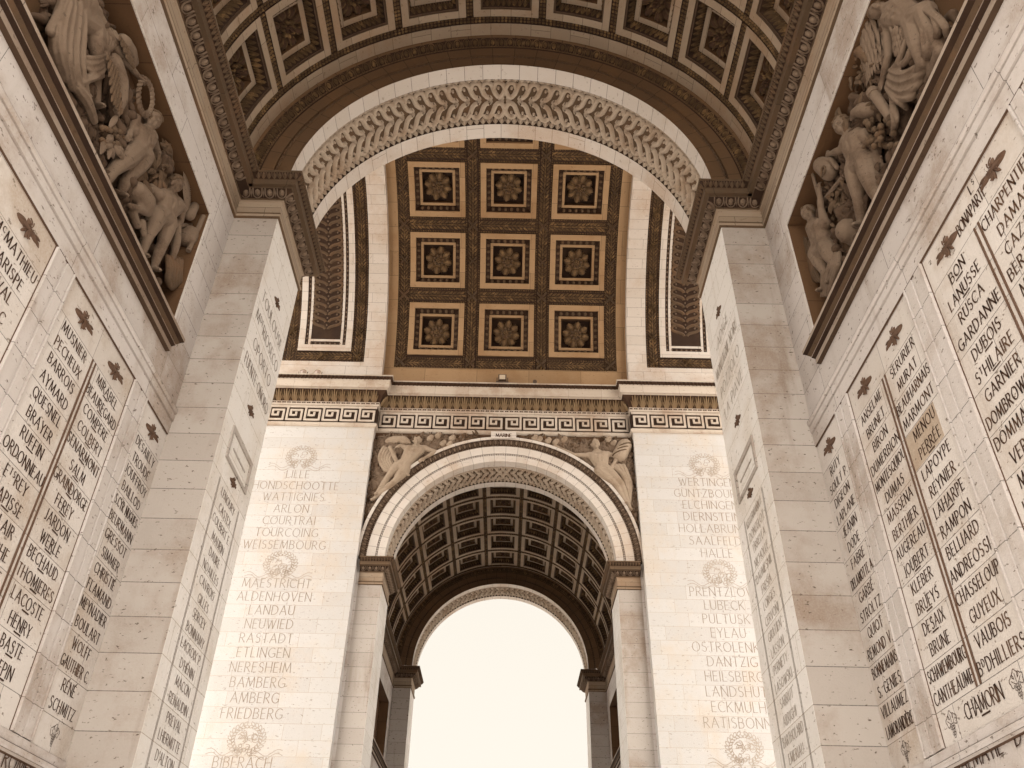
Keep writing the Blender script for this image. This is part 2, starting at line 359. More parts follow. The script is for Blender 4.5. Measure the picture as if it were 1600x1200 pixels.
# ------------------------------------------------------------------ incised lettering (own stroke alphabet)
def _a(cx, cy, rx, ry, a0, a1, n=8): return [(cx + rx * cos(radians(a)), cy + ry * sin(radians(a))) for a in lin(a0, a1, n)]
GL = {
 'A': (.74, [[(0, 0), (.37, 1), (.74, 0)], [(.13, .34), (.61, .34)]]),
 'B': (.55, [[(0, 0), (0, 1)], [(0, 1)] + _a(.25, .77, .24, .23, 90, -90, 6) + [(0, .54)], [(0, .54)] + _a(.27, .27, .28, .27, 90, -90, 6) + [(0, 0)]]),
 'C': (.68, [_a(.42, .5, .42, .5, 50, 310, 12)]),
 'D': (.68, [[(0, 0), (0, 1)], [(0, 1)] + _a(.2, .5, .48, .5, 90, -90, 10) + [(0, 0)]]),
 'E': (.46, [[(0, 0), (0, 1)], [(0, 1), (.46, 1)], [(0, .53), (.4, .53)], [(0, 0), (.46, 0)]]),
 'F': (.45, [[(0, 0), (0, 1)], [(0, 1), (.45, 1)], [(0, .53), (.38, .53)]]),
 'G': (.72, [_a(.42, .5, .42, .5, 50, 318, 12), [(.48, .4), (.74, .4), (.74, .12)]]),
 'H': (.64, [[(0, 0), (0, 1)], [(.64, 0), (.64, 1)], [(0, .52), (.64, .52)]]),
 'I': (.04, [[(.02, 0), (.02, 1)]]),
 'J': (.3, [[(.28, 1), (.28, .2)] + _a(.12, .2, .16, .22, 0, -120, 5)]),
 'K': (.6, [[(0, 0), (0, 1)], [(.56, 1), (.02, .46)], [(.16, .6), (.6, 0)]]),
 'L': (.45, [[(0, 1), (0, 0), (.45, 0)]]),
 'M': (.86, [[(0, 0), (.1, 1), (.43, .1), (.76, 1), (.86, 0)]]),
 'N': (.66, [[(0, 0), (0, 1), (.66, 0), (.66, 1)]]),
 'O': (.84, [_a(.42, .5, .42, .5, 0, 360, 16)]),
 'P': (.5, [[(0, 0), (0, 1)], [(0, 1)] + _a(.24, .74, .26, .26, 90, -90, 6) + [(0, .48)]]),
 'Q': (.84, [_a(.42, .5, .42, .5, 0, 360, 16), [(.5, .2), (.88, -.1)]]),
 'R': (.56, [[(0, 0), (0, 1)], [(0, 1)] + _a(.24, .75, .25, .25, 90, -90, 6) + [(0, .5)], [(.2, .5), (.58, 0)]]),
 'S': (.5, [_a(.26, .76, .22, .24, 40, 250, 8) + _a(.25, .26, .24, .27, 80, -140, 8)]),
 'T': (.6, [[(.3, 0), (.3, 1)], [(0, 1), (.6, 1)]]),
 'U': (.6, [[(0, 1), (0, .3)] + _a(.3, .3, .3, .3, 180, 360, 8) + [(.6, 1)]]),
 'V': (.68, [[(0, 1), (.34, 0), (.68, 1)]]),
 'W': (.98, [[(0, 1), (.26, 0), (.49, .9), (.72, 0), (.98, 1)]]),
 'X': (.62, [[(0, 1), (.62, 0)], [(.62, 1), (0, 0)]]),
 'Y': (.62, [[(0, 1), (.31, .48), (.62, 1)], [(.31, .48), (.31, 0)]]),
 'Z': (.56, [[(0, 1), (.56, 1), (0, 0), (.56, 0)]]),
 '.': (.06, [[(.0, .0), (.06, .05)]]), ',': (.06, [[(.05, .06), (0, -.12)]]), "'": (.06, [[(.05, 1), (.02, .78)]]),
 '-': (.3, [[(0, .5), (.3, .5)]]), ' ': (.3, []), '*': (.08, [[(.0, .5), (.08, .53)]]),
}
SUP = {'c': 'C', 'e': 'E', 't': 'T', 's': 'S', 'd': 'D', 'n': 'N'}
def text_width(t, gap):
    w = 0
    for ch in t:
        if ch == 'É' : w += GL['E'][0] + gap
        elif ch == 'È': w += GL['E'][0] + gap
        elif ch == 'Ñ': w += GL['N'][0] + gap
        elif ch in SUP: w += GL[SUP[ch]][0] * .55 + gap
        elif ch in '_|': pass
        else: w += GL[ch][0] + gap
    return w - gap
def stroke(mb, fn, pts, wd, thin=.45, h=None):
    if h is None: h = .0035 + (len(mb.v) % 11) * .0002
    q = []
    for p in pts:
        if not q or hypot(p[0] - q[-1][0], p[1] - q[-1][1]) > 1e-4: q.append(p)
    if len(q) < 2: return
    rows = []
    for i, (x, y) in enumerate(q):
        a = q[max(i - 1, 0)]; b = q[min(i + 1, len(q) - 1)]
        if 0 < i < len(q) - 1:
            d1 = (x - a[0], y - a[1]); d2 = (b[0] - x, b[1] - y); l1 = hypot(*d1); l2 = hypot(*d2)
            if (d1[0] * d2[0] + d1[1] * d2[1]) / (l1 * l2) < .55:      # sharp corner: split
                stroke(mb, fn, q[:i + 1], wd, thin, h); stroke(mb, fn, q[i:], wd, thin, h); return
    for i, (x, y) in enumerate(q):
        a = q[max(i - 1, 0)]; b = q[min(i + 1, len(q) - 1)]
        tx, ty = b[0] - a[0], b[1] - a[1]; l = hypot(tx, ty) or 1; tx /= l; ty /= l
        k = wd * (thin + (1 - thin) * (abs(ty) if tx * ty <= 0.05 else abs(ty) * .62))
        e = -k * .45 if i == 0 else (k * .45 if i == len(q) - 1 else 0)
        x += tx * e; y += ty * e
        rows.append([fn(x - ty * k / 2, y + tx * k / 2, h), fn(x + ty * k / 2, y - tx * k / 2, h)])
    mb.grid(rows, None, False)
def write(mb, fn, t, uc, v, H, wmax, wd, gap=.2, stretch=1.0, thin=.45, align='c', minfit=None):
    """fn(u,v,h): u to the reader's right; _ under a name marks the rule below it"""
    rule = t.startswith('_'); t = t.strip('_')
    W = text_width(t, gap) * H * stretch; sx = H * stretch
    if W > wmax: sx *= wmax / W; W = wmax
    u = uc - W / 2 if align == 'c' else uc
    u_s = u
    for ch in t:
        base, acc, scl, vo = ch, None, 1, 0
        if ch in 'ÉÈ': base, acc = 'E', ch
        elif ch == 'Ñ': base, acc = 'N', ch
        elif ch in SUP: base, scl, vo = SUP[ch], .55, .48
        w, strokes = GL[base]
        for s in strokes:
            jx = RND.uniform(-.003, .003)
            stroke(mb, fn, [(u + (x + jx) * sx * scl, v + (vo + y * scl) * H) for x, y in s], wd * (1 if scl == 1 else .7), thin)
        if acc == 'É': stroke(mb, fn, [(u + .2 * sx, v + 1.1 * H), (u + .34 * sx, v + 1.26 * H)], wd, thin)
        if acc == 'È': stroke(mb, fn, [(u + .3 * sx, v + 1.1 * H), (u + .14 * sx, v + 1.26 * H)], wd, thin)
        if acc == 'Ñ': stroke(mb, fn, [(u + .15 * sx, v + 1.12 * H), (u + .5 * sx, v + 1.16 * H)], wd, thin)
        u += (w * scl + gap) * sx
    if rule: stroke(mb, fn, [(uc - H * .55, v - .24 * H), (uc + H * .55, v - .24 * H)], wd * .9, .9)

# small carved emblems on the name panels
def poly_slab(mb, fn, pts, h, mi=0):
    n = len(pts)
    vs = [fn(x, y, h) for x, y in pts] + [fn(x, y, 0) for x, y in pts]
    mb.add(vs, [tuple(range(n))] + [(i, (i + 1) % n, n + (i + 1) % n, n + i) for i in range(n)], None, False, mi)
def emblem_sword(name, fn, s, parent, mat='emblem'):
    """palm tied with a bow, set on the slant"""
    mb = MB()
    ca, sa = cos(radians(4)), sin(radians(4))
    f = lambda x, y, h: fn((x * ca - y * sa) * s, (x * sa + y * ca) * s, h)
    def leaf(x0, y0, ang, L, W, h):
        c, d = cos(ang), sin(ang)
        dome(mb, lambda du, t, hh: f(x0 + t * c - du * d, y0 + t * d + du * c, hh), 0, L, W, h, 5, 3, 'leaf')
    for k in range(5):
        leaf(-.05 + k * .10, .0, .35 if k % 2 else -.35, .25, .05, .022)
    leaf(-.52, 0, 0, 1.05, .11, .03); leaf(.1, 0, .18, .45, .06, .03); leaf(.1, 0, -.16, .42, .06, .028)
    leaf(-.5, .03, .08, .4, .055, .03); leaf(-.5, -.03, -.08, .4, .055, .03)
    for (x, y, a, L, W) in ((-.05, .05, 1.0, .2, .07), (-.02, .05, 2.1, .2, .075), (.02, -.05, -1.0, .2, .07), (-.04, -.05, -2.3, .26, .05), (.0, -.03, -1.6, .26, .04), (0, 0, .5, .14, .06)):
        leaf(x, y, a, L, W, .03)
        c, d = cos(a), sin(a)
        wbar(mb, lambda u, v, h: f(u, v, h + .02), [(x + c * L * q + d * W * sin(pi * q), y + d * L * q - c * W * sin(pi * q)) for q in lin(0, 1, 6)], .012, .014, 2)
    return mb.build(name, mat, parent)
def emblem_grape(name, fn, s, parent, rng, mat='ink'):
    """vine leaves over a bunch of grapes, drawn in incised line"""
    mb = MB(); f = lambda x, y, h: fn(x * s, y * s, h)
    for (x, y, r) in ((-.26, .18, .2), (.0, .34, .2), (.27, .2, .2)):
        a0 = atan2(y - .1, x); pts = []
        for q in range(15):
            t = q / 14; a = a0 - 2.2 + 4.4 * t
            rr = r * (.75 + .4 * abs(sin(t * pi * 3)))
            pts.append((x + rr * cos(a), y + rr * sin(a)))
        stroke(mb, f, pts, .035, .8); 
        stroke(mb, f, [(x * .4, y * .4), (x * 1.25, y * 1.2)], .03, .8)
    for r_ in range(5):
        for k in range(3 - r_ // 2):
            x = (k - (2 - r_ // 2) / 2) * .13 + rng.uniform(-.02, .02); y = .02 - r_ * .11
            stroke(mb, f, [(x + .06 * cos(t), y + .06 * sin(t)) for t in lin(0, 2 * pi, 7)], .026, .8)
    return mb.build(name, mat, parent)
def emblem_wreath(name, fn, s, parent, rng, mat='faint'):
    mb = MB(); f = lambda x, y, h: fn(x * s, y * s * .86, h); W = .02
    for sg in (-1, 1):
        for k in range(11):
            a = radians(-80 + k * 15); rr = .42
            cx, cy = sg * rr * cos(a), rr * sin(a)
            for o in (-.7, .5):
                an = atan2(cos(a), -sg * sin(a)) + o * sg
                L = .17; c, d = cos(an), sin(an)
                pts = [(cx + L * t * c - d * .045 * sin(pi * t), cy + L * t * d + c * .045 * sin(pi * t)) for t in lin(0, 1, 5)]
                pt2 = [(cx + L * t * c + d * .045 * sin(pi * t), cy + L * t * d - c * .045 * sin(pi * t)) for t in lin(0, 1, 5)]
                stroke(mb, f, pts, W, .8); stroke(mb, f, pt2, W, .8)
        stroke(mb, f, [(sg * (.15 + .9 * t), -.5 + .1 * sin(t * 9) * (1 - t * .3) + .14 * t) for t in lin(0, 1, 14)], W, .9)
        stroke(mb, f, [(sg * (.15 + .92 * t), -.6 + .1 * sin(t * 9 + .5) * (1 - t * .3) + .12 * t) for t in lin(0, 1, 14)], W, .9)
        for q in range(7):
            x, y = sg * rng.uniform(.04, .3), rng.uniform(-.32, .2); r = rng.uniform(.05, .11); a0 = rng.uniform(0, 6)
            stroke(mb, f, [(x + r * cos(a0 + t), y + r * sin(a0 + t)) for t in lin(0, 4.4, 7)], W, .9)
    for k in range(9):
        x, y = rng.uniform(-.28, .28), rng.uniform(-.4, -.2); r = .05
        stroke(mb, f, [(x + r * cos(t), y + r * sin(t)) for t in lin(0, 6.3, 7)], W, .9)
    return mb.build(name, mat, parent)

# ------------------------------------------------------------------ camera and light
F_PX = 1308.0947; PITCH, YAW, ROLL = .6371, -.0002, .0197
CAM = Vector((.2998, -20.6238, 1.5739))
fw = Vector((sin(YAW) * cos(PITCH), cos(YAW) * cos(PITCH), sin(PITCH)))
r0 = Vector((cos(YAW), -sin(YAW), 0)); u0_ = r0.cross(fw)
RT = cos(ROLL) * r0 + sin(ROLL) * u0_; UP = -sin(ROLL) * r0 + cos(ROLL) * u0_
cam = bpy.data.cameras.new('Camera'); co = bpy.data.objects.new('Camera', cam); COL.objects.link(co)
cam.sensor_width = 36; cam.lens = F_PX / 1600 * 36; cam.clip_end = 9000; cam.clip_start = .05
co.matrix_world = Matrix(((RT.x, UP.x, -fw.x, CAM.x), (RT.y, UP.y, -fw.y, CAM.y), (RT.z, UP.z, -fw.z, CAM.z), (0, 0, 0, 1)))
SC.camera = co
def at(u, v, ax, val):
    """the point of the wall plane (axis ax = val) seen at photo pixel u, v"""
    d = fw * F_PX + RT * (u - 800) - UP * (v - 600)
    return CAM + d * ((val - CAM[ax]) / d[ax])

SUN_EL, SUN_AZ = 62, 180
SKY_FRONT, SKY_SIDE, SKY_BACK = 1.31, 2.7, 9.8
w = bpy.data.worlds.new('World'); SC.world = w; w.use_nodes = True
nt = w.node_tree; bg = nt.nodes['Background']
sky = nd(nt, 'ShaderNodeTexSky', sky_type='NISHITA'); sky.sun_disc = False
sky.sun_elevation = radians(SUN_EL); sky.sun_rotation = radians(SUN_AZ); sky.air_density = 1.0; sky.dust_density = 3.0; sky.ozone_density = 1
# thin cloud, little colour; bright sides and back made up to light the stone
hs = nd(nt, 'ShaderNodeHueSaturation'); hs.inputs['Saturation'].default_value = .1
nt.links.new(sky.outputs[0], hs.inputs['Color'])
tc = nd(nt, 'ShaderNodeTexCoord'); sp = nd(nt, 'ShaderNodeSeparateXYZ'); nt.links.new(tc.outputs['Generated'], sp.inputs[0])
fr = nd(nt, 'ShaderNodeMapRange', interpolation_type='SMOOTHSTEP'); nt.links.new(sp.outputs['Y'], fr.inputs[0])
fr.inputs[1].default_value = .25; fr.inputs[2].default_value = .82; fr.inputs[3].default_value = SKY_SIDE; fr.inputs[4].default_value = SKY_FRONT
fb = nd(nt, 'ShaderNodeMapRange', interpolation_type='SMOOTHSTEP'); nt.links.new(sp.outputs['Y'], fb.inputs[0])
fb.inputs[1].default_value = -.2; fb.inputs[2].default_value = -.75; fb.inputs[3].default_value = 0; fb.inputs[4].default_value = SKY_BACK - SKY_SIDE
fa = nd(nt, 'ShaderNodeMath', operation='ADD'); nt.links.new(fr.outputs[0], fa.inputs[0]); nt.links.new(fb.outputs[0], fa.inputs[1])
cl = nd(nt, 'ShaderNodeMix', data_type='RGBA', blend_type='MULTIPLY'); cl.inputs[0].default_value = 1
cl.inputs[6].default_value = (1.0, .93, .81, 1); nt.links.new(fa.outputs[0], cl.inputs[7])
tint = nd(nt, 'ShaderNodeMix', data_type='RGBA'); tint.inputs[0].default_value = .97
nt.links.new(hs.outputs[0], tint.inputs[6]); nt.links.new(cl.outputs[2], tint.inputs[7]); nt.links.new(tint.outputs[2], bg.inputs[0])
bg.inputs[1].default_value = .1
sun = bpy.data.lights.new('Sun', 'SUN'); sun.energy = 3.0; sun.angle = radians(10); sun.color = (1, .94, .85)
so = bpy.data.objects.new('Sun', sun); COL.objects.link(so)
sd = Vector((sin(radians(SUN_AZ)) * cos(radians(SUN_EL)), cos(radians(SUN_AZ)) * cos(radians(SUN_EL)), sin(radians(SUN_EL))))
so.rotation_euler = sd.to_track_quat('Z', 'Y').to_euler()
SC.view_settings.view_transform = 'Standard'; SC.view_settings.look = 'None'
SC.view_settings.exposure = 2.86; SC.view_settings.gamma = 1
cy = SC.cycles
cy.max_bounces = 7; cy.diffuse_bounces = 5; cy.glossy_bounces = 2; cy.transmission_bounces = 2
cy.sample_clamp_indirect = 6; cy.caustics_reflective = False; cy.caustics_refractive = False
cy.use_denoising = True
try: cy.denoiser = 'OPENIMAGEDENOISE'
except Exception: pass
cy.denoising_prefilter = 'ACCURATE'

# ------------------------------------------------------------------ ground
mb = MB(); mb.add([(-4000, -4000, 0), (4000, -4000, 0), (4000, 4000, 0), (-4000, 4000, 0)], [(0, 1, 2, 3)])
tag(mb.build('ground', 'ground'), kind='structure')
mb = MB(); mb.add([(-30, -40, .004), (30, -40, .004), (30, 40, .004), (-30, 40, .004)], [(0, 1, 2, 3)])
tag(mb.build('pavement', 'floor'), kind='structure')

# ------------------------------------------------------------------ impost of the small arches
IMP = [(0, 13.49), (.045, 13.51), (.06, 13.56), (.045, 13.61), (.015, 13.63), (.015, 13.94), (.05, 13.95), (.05, 13.99), (.055, 13.992),
       (.06, 13.992), (.195, 14.13), (.21, 14.135), (.21, 14.15), (.285, 14.15), (.285, 14.275), (.30, 14.28), (.375, 14.385), (.39, 14.39), (.39, ZI), (0, ZI)]
def impost(path, side, parent, name='impost', m0=0.0, m1=0.0):
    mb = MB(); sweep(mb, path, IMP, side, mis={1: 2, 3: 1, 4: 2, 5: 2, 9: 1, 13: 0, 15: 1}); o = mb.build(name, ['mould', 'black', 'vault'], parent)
    eg = MB(); lf = MB()
    maps = seg_maps(path, side)
    for i, (mp, L) in enumerate(maps):
        a = -.12 if i else m0; b = L + .12 if i < len(maps) - 1 else L - m1
        egg_row(eg, mp, a, b, 13.992, .06, 14.13, .195, .235, sg=1, h=.6)
        leaf_row(lf, mp, a - (.2 if i else 0), b + (.2 if i < len(maps) - 1 else 0), 14.385, .375, 14.28, .30, .10, sg=-1)
    eg.build('egg_moulding', 'figure', o); lf.build('leaf_moulding', 'carve', o)
    return o

# ------------------------------------------------------------------ piers
def make_pier(name, sx, y0, y1, label, names=None, hall_left=None, lines=True):
    t = thing(name, label, 'pier', 'piers of the small arches')
    mb = MB(); mb.box(sx * B, sx * A, y0, y1, 0, ZI - .02)
    mb.build('shaft', 'pier' if names is None else 'pier', t)
    # thin slab over the jamb, paler to paint the hall light on it
    mb = MB(); mb.box(sx * (B - .004), sx * (B + .02), y0 + .003, y1 - .003, 0, 13.5); mb.build('jamb_lit_face', 'jamb', t)
    path = [(sx * A, y0), (sx * B, y0), (sx * B, y1), (sx * A, y1)]
    impost(path, -1 if sx < 0 else 1, t, 'capital', .02, 0)
    return t
def jamb_fn(sx):
    # text on the jamb: left pier faces +x (reader's right is -y ... seen from inside), right pier faces -x
    X = sx * (B - .0045)
    return (lambda u, v, h: (X - sx * h, u, v)) if sx < 0 else (lambda u, v, h: (X - sx * h, -u, v))
JL = dict(big=['TOULOUSE', 'MdeRIOSECO', 'OPORTO', 'FUENTE-OÑORO'],
          small=['LENOURY', 'CASTEX', 'COLBERT E.', 'MAURIN', 'DAURE', 'NOAILLES', 'CAVROIS', 'GILLES', 'SERCEY', 'BONNAMY', 'LACROIX P.', "D'HÉNIN", 'MACON', 'RENAUDIN', 'PREVAL', 'LHERMITTE', "D'ALTON", 'MONTMARIE L.', 'BIZANET', 'THARREAU'])
JR = dict(big=['ADIGE', 'MONTAGNE NOIRE', 'POZZOLO', 'LA PIAVE'],
          small=['KELLERMANN F.', 'DONZELOT', 'TIRRELLA', 'NICHOLLE', 'DAUMESNIL', 'FRESIA', 'LORGES', 'CERVONI', 'GRATIEN', 'LASSON', 'PERNETY', 'LASOWSKI', 'SARRUT', 'ARRIGHI', 'BARTHOLARD', 'EMERIAU', 'RAZOUT', 'DERIOT', 'TIRLET', 'DIJEON'])
def jamb_writing(t, sx, D):
    f = jamb_fn(sx); yc = (-8.665) * (1 if sx < 0 else -1)
    # reader's right is +y on the left pier seen from the passage, -y on the right pier
    for i, n in enumerate(D['big']):
        mb = MB(); write(mb, f, n, yc, 11.66 - .49 * i, .225, 1.62, .021, gap=.26)
        mb.build('battle_name', 'emblem' if sx < 0 else 'fade', t)
    for i, n in enumerate(D['small']):
        mb = MB(); write(mb, f, n, yc, 7.90 - .242 * i, .128, .95, .016, gap=.26)
        mb.build('officer_name', 'emblem' if sx < 0 else 'fade', t)
    for z, s, k in ((12.24, .3, 'a'), (9.74, .3, 'b'), (8.32, .26, 'c')):
        emblem_sword('emblem', (lambda z: lambda x, y, h: f(yc + (x if sx < 0 else -x), z + y, h))(z), s * 1.25, t, 'emblem')
    mb = MB()
    for y, g in ((yc - .57, 0), (yc + .57, 0)):
        for d in (-.018, .018): stroke(mb, f, [(y + d, 8.09), (y + d, 3.6)], .011, 1)
    mb.build('border_lines', 'emblem', t)
    # small sunk panel above the list
    mb = MB(); X = sx * (B - .004)
    for (ya, yb, za, zb) in ((-9.25, -8.0, 8.98, 9.06), (-9.25, -8.0, 8.46, 8.52), (-9.25, -9.17, 8.52, 8.98), (-8.08, -8.0, 8.52, 8.98)):
        mb.box(X, X - sx * .025, ya, yb, za, zb)
    mb.box(X, X - sx * .012, -9.0, -8.25, 8.74, 8.77)
    mb.build('sunk_panel', 'pier', t)

# ------------------------------------------------------------------ ring arches (transverse arches of the small vaults)
def make_arch(name, y0, y1, label, ornate_face, group='transverse arches of the small vaults'):
    """y0 < y1; ornate_face: -1 mouldings at y0 only towards the vault, etc."""
    t = thing(name, label, 'arch', group)
    us = arc_us(B, 96); mp = cyl_y(B, ZS)
    e0, e1 = y0 + .37, y1 - .37
    dep = -.10
    mb = MB()
    strip(mb, mp, us, [(y0, 0), (e0, 0)]); strip(mb, mp, us, [(e1, 0), (y1, 0)])
    for s in (0, pi):       # stilts down to the impost
        x = B if s == 0 else -B
        mb.box(x, x + (A - B) * (1 if s == 0 else -1), y0 + .001, y1 - .001, ZI - .01, ZS)
    mb.build('soffit_border', 'band', t)
    mb = MB(); strip(mb, mp, us, [(e0, 0), (e0 + .02, -.03), (e0 + .09, dep)]); strip(mb, mp, us, [(e1 - .13, dep), (e1 - .02, -.03), (e1, 0)])
    o = mb.build('leaf_moulding_bed', 'black', t)
    mb = MB(); n = pi * B
    leaf_row(mb, mp, 0, n, e0 + .09, dep, e0 + .01, -.01, .15, sg=-1, h=.3); mb.build('leaf_moulding', 'gcarve', t)
    mb = MB(); leaf_row(mb, mp, 0, n, e1 - .13, dep, e1 - .01, -.01, .15, sg=1, h=.3); mb.build('leaf_moulding', 'gcarve', t)
    mb = MB(); strip(mb, mp, us, [(e0 + .09, dep), (e1 - .09, dep)], mi=1); yc = (e0 + e1) / 2; hw = (e1 - e0) / 2 - .09
    g = lambda u, v, w: mp(u, yc + v, w + dep)
    p = .265; nn = int(n / 2 / p)
    for s in (-1, 1):
        for k in range(nn):
            for rowv in (-1, 1):
                uc = n / 2 + s * (k + .05) * p
                v0 = rowv * hw * .53; am = hw * .37
                hh_ = .20
                path = [(uc + s * p * x, v0 + rowv * hh_ * y) for x, y in STRAND]
                wbar(mb, g, path, .058, .08, 4)
                wbar(mb, lambda u, v, w: g(u, v, w + .074), path[1:-1], .012, .016, 2)
                h = (lambda uc, v0: lambda du, t_, hh: g(uc + du, v0 + t_, hh))(uc + s * p * .52, v0 + rowv * .055)
                dome(mb, h, -.038, .038, .038, .09, 3, 5, 'egg')
            for q in range(5):
                a = -1.1 + q * .55; uc = n / 2 + s * (k + .05) * p
                ca, sa = cos(a), sin(a)
                h = (lambda ca, sa, uc: lambda du, t_, hh: g(uc + s * (t_ * ca - du * sa), t_ * sa + du * ca, hh))(ca, sa, uc)
                dome(mb, h, .02, .15, .022, .05, 3, 2, 'leaf')
    mb.build('guilloche_band', ['gcarve', 'carve'], t)
    # faces
    def face(yf, d, hall):
        ru = arc_us(B, 96); rm = ring(yf, d, ZS, B)
        if hall:
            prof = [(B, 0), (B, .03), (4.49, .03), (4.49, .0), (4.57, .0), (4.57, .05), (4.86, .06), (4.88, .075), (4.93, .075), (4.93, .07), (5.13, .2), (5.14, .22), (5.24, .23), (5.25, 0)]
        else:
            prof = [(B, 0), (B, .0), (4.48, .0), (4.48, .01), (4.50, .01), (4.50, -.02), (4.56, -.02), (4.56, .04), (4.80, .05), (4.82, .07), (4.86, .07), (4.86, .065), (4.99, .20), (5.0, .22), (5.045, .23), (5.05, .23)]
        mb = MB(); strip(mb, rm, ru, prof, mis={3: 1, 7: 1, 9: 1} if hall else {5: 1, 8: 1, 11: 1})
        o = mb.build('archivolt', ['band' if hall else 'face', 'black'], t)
        e = MB(); bd = MB()
        sc = lambda r: r / B
        L = pi * B
        if hall:
            egg_row(e, rm, 0, L, 5.13, .2, 4.93, .07, .175, sg=-1, h=.6); bead_row(e, rm, 0, L, 4.905, .075, .02, .07, False)
            bead_row(bd, rm, 0, L, 4.53, .012, .03, .085)
        else:
            egg_row(e, rm, 0, L, 4.99, .2, 4.86, .065, .175, sg=-1, h=.6); bead_row(e, rm, 0, L, 4.84, .07, .018, .07, False)
            bead_row(bd, rm, 0, L, 4.53, -.01, .028, .085)
        e.build('egg_moulding', 'figure' if hall else 'leaf2', o); bd.build('bead_moulding', 'band' if hall else 'carve', o)
    face(y1, 1, ornate_face == 1); face(y0, -1, ornate_face == -1)
    return t

# ------------------------------------------------------------------ coffers
def rect_steps(mb, mp, uc, vc, steps, mis, seg=5, uvswap=False):
    for i in range(len(steps) - 1):
        (hu0, hv0, w0), (hu1, hv1, w1) = steps[i], steps[i + 1]
        for (a, b) in (((-1, -1), (1, -1)), ((1, -1), (1, 1)), ((1, 1), (-1, 1)), ((-1, 1), (-1, -1))):
            r0_, r1_, t0, t1 = [], [], [], []
            for q in lin(0, 1, seg):
                x = a[0] + (b[0] - a[0]) * q; y = a[1] + (b[1] - a[1]) * q
                p0 = (uc + x * hu0, vc + y * hv0); p1 = (uc + x * hu1, vc + y * hv1)
                r0_.append(mp(*p0, w0)); r1_.append(mp(*p1, w1))
                t0.append((p0[1], p0[0])); t1.append((p1[1] + .001, p1[0]))
            mb.grid([r0_, r1_], [t0, t1], False, mi=mis[i])
    hu, hv, w_ = steps[-1]
    rows = [[mp(uc + x * hu, vc + y * hv, w_) for x in lin(-1, 1, seg)] for y in (-1, 1)]
    mb.grid(rows, [[(vc + y * hv, uc + x * hu) for x in lin(-1, 1, seg)] for y in (-1, 1)], False, mi=mis[-1])
def side_frames(mp, uc, vc, hu, hv):
    """four inward looking frames of a rectangle: (run map(u along, v inwards, w), half length)"""
    return [(lambda u, v, w: mp(uc + u, vc - hv + v, w), hu), (lambda u, v, w: mp(uc - u, vc + hv - v, w), hu),
            (lambda u, v, w: mp(uc + hu - v, vc + u, w), hv), (lambda u, v, w: mp(uc - hu + v, vc - u, w), hv)]
def rosette(mb, mp, uc, vc, w0, R, rise, rng, n=8):
    f = lambda x, y, h: mp(uc + x, vc + y, w0 + h)
    def rad(a, t0, t1, wd, h, b, shape='petal', nt=5, nw=4, lean=0, mi=0):
        c, s = cos(a), sin(a)
        dome(mb, lambda du, t, hh: f(t * c - du * s, t * s + du * c, hh), t0, t1, wd, h, nt, nw, shape, base=b, mi=mi)
    for k in range(n):
        a = 2 * pi * k / n + .2
        rad(a, R * .34, R * .98, R * .30, rise * .55, rise * .18)
        for o in (-.2, 0, .2): rad(a + o, R * .45, R * (.98 if o else 1.04), R * .05, rise * .22, rise * .55, 'leaf', 4, 2, mi=1)
        rad(a + pi / n, R * .4, R * .93, R * .10, rise * .42, 0, 'leaf', 4, 2)
    for k in range(n):
        a = 2 * pi * k / n + .6
        rad(a, R * .18, R * .42, R * .12, rise * .35, rise * .55, 'petal', 3, 4, mi=1)
    for k in range(6):
        a = 2 * pi * k / 6
        rad(a, R * .07, R * .2, R * .07, rise * .2, rise * .85, 'egg', 3, 3)
    rad(0, -R * .08, R * .08, R * .08, rise * .25, rise * .95, 'egg', 4, 4)
    # bed of the flower so that it is one carved boss
    pts = []
    for i in range(4):
        r = R * (.55, .5, .4, .05)[i]; h = rise * (0, .3, .55, .75)[i]
        pts.append([f(r * cos(q), r * sin(q), h) for q in lin(0, 2 * pi, 12)])
    mb.grid(pts, None, True)

NROW = 5; PY = (19.22 - 10.25) / NROW; HU, HV = radians(9.3) * A - .085, PY / 2 - .085
def coffer_small(parent):
    mp = cyl_y(A, 0); uc = pi * A / 2
    mb = MB(); S = lambda d, w_: (HU - d, HV - d, w_)
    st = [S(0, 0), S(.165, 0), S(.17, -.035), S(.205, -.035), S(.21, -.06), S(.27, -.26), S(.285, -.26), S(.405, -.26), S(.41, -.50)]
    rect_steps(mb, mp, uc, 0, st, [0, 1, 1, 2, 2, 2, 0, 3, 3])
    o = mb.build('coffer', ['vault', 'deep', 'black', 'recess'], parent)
    mb = MB()
    for fm, hl in side_frames(mp, uc, 0, HU - .21, HV - .21):
        leaf_row(mb, fm, -hl + .05, hl - .05, .06, -.26, 0, -.06, .125, sg=-1, h=.3)
    mb.build('leaf_moulding', 'leaf2', o)
    mb = MB(); rosette(mb, mp, uc, 0, -.49, .43, .30, RND); mb.build('rosette', ['dark', 'leaf2'], o)
    return o

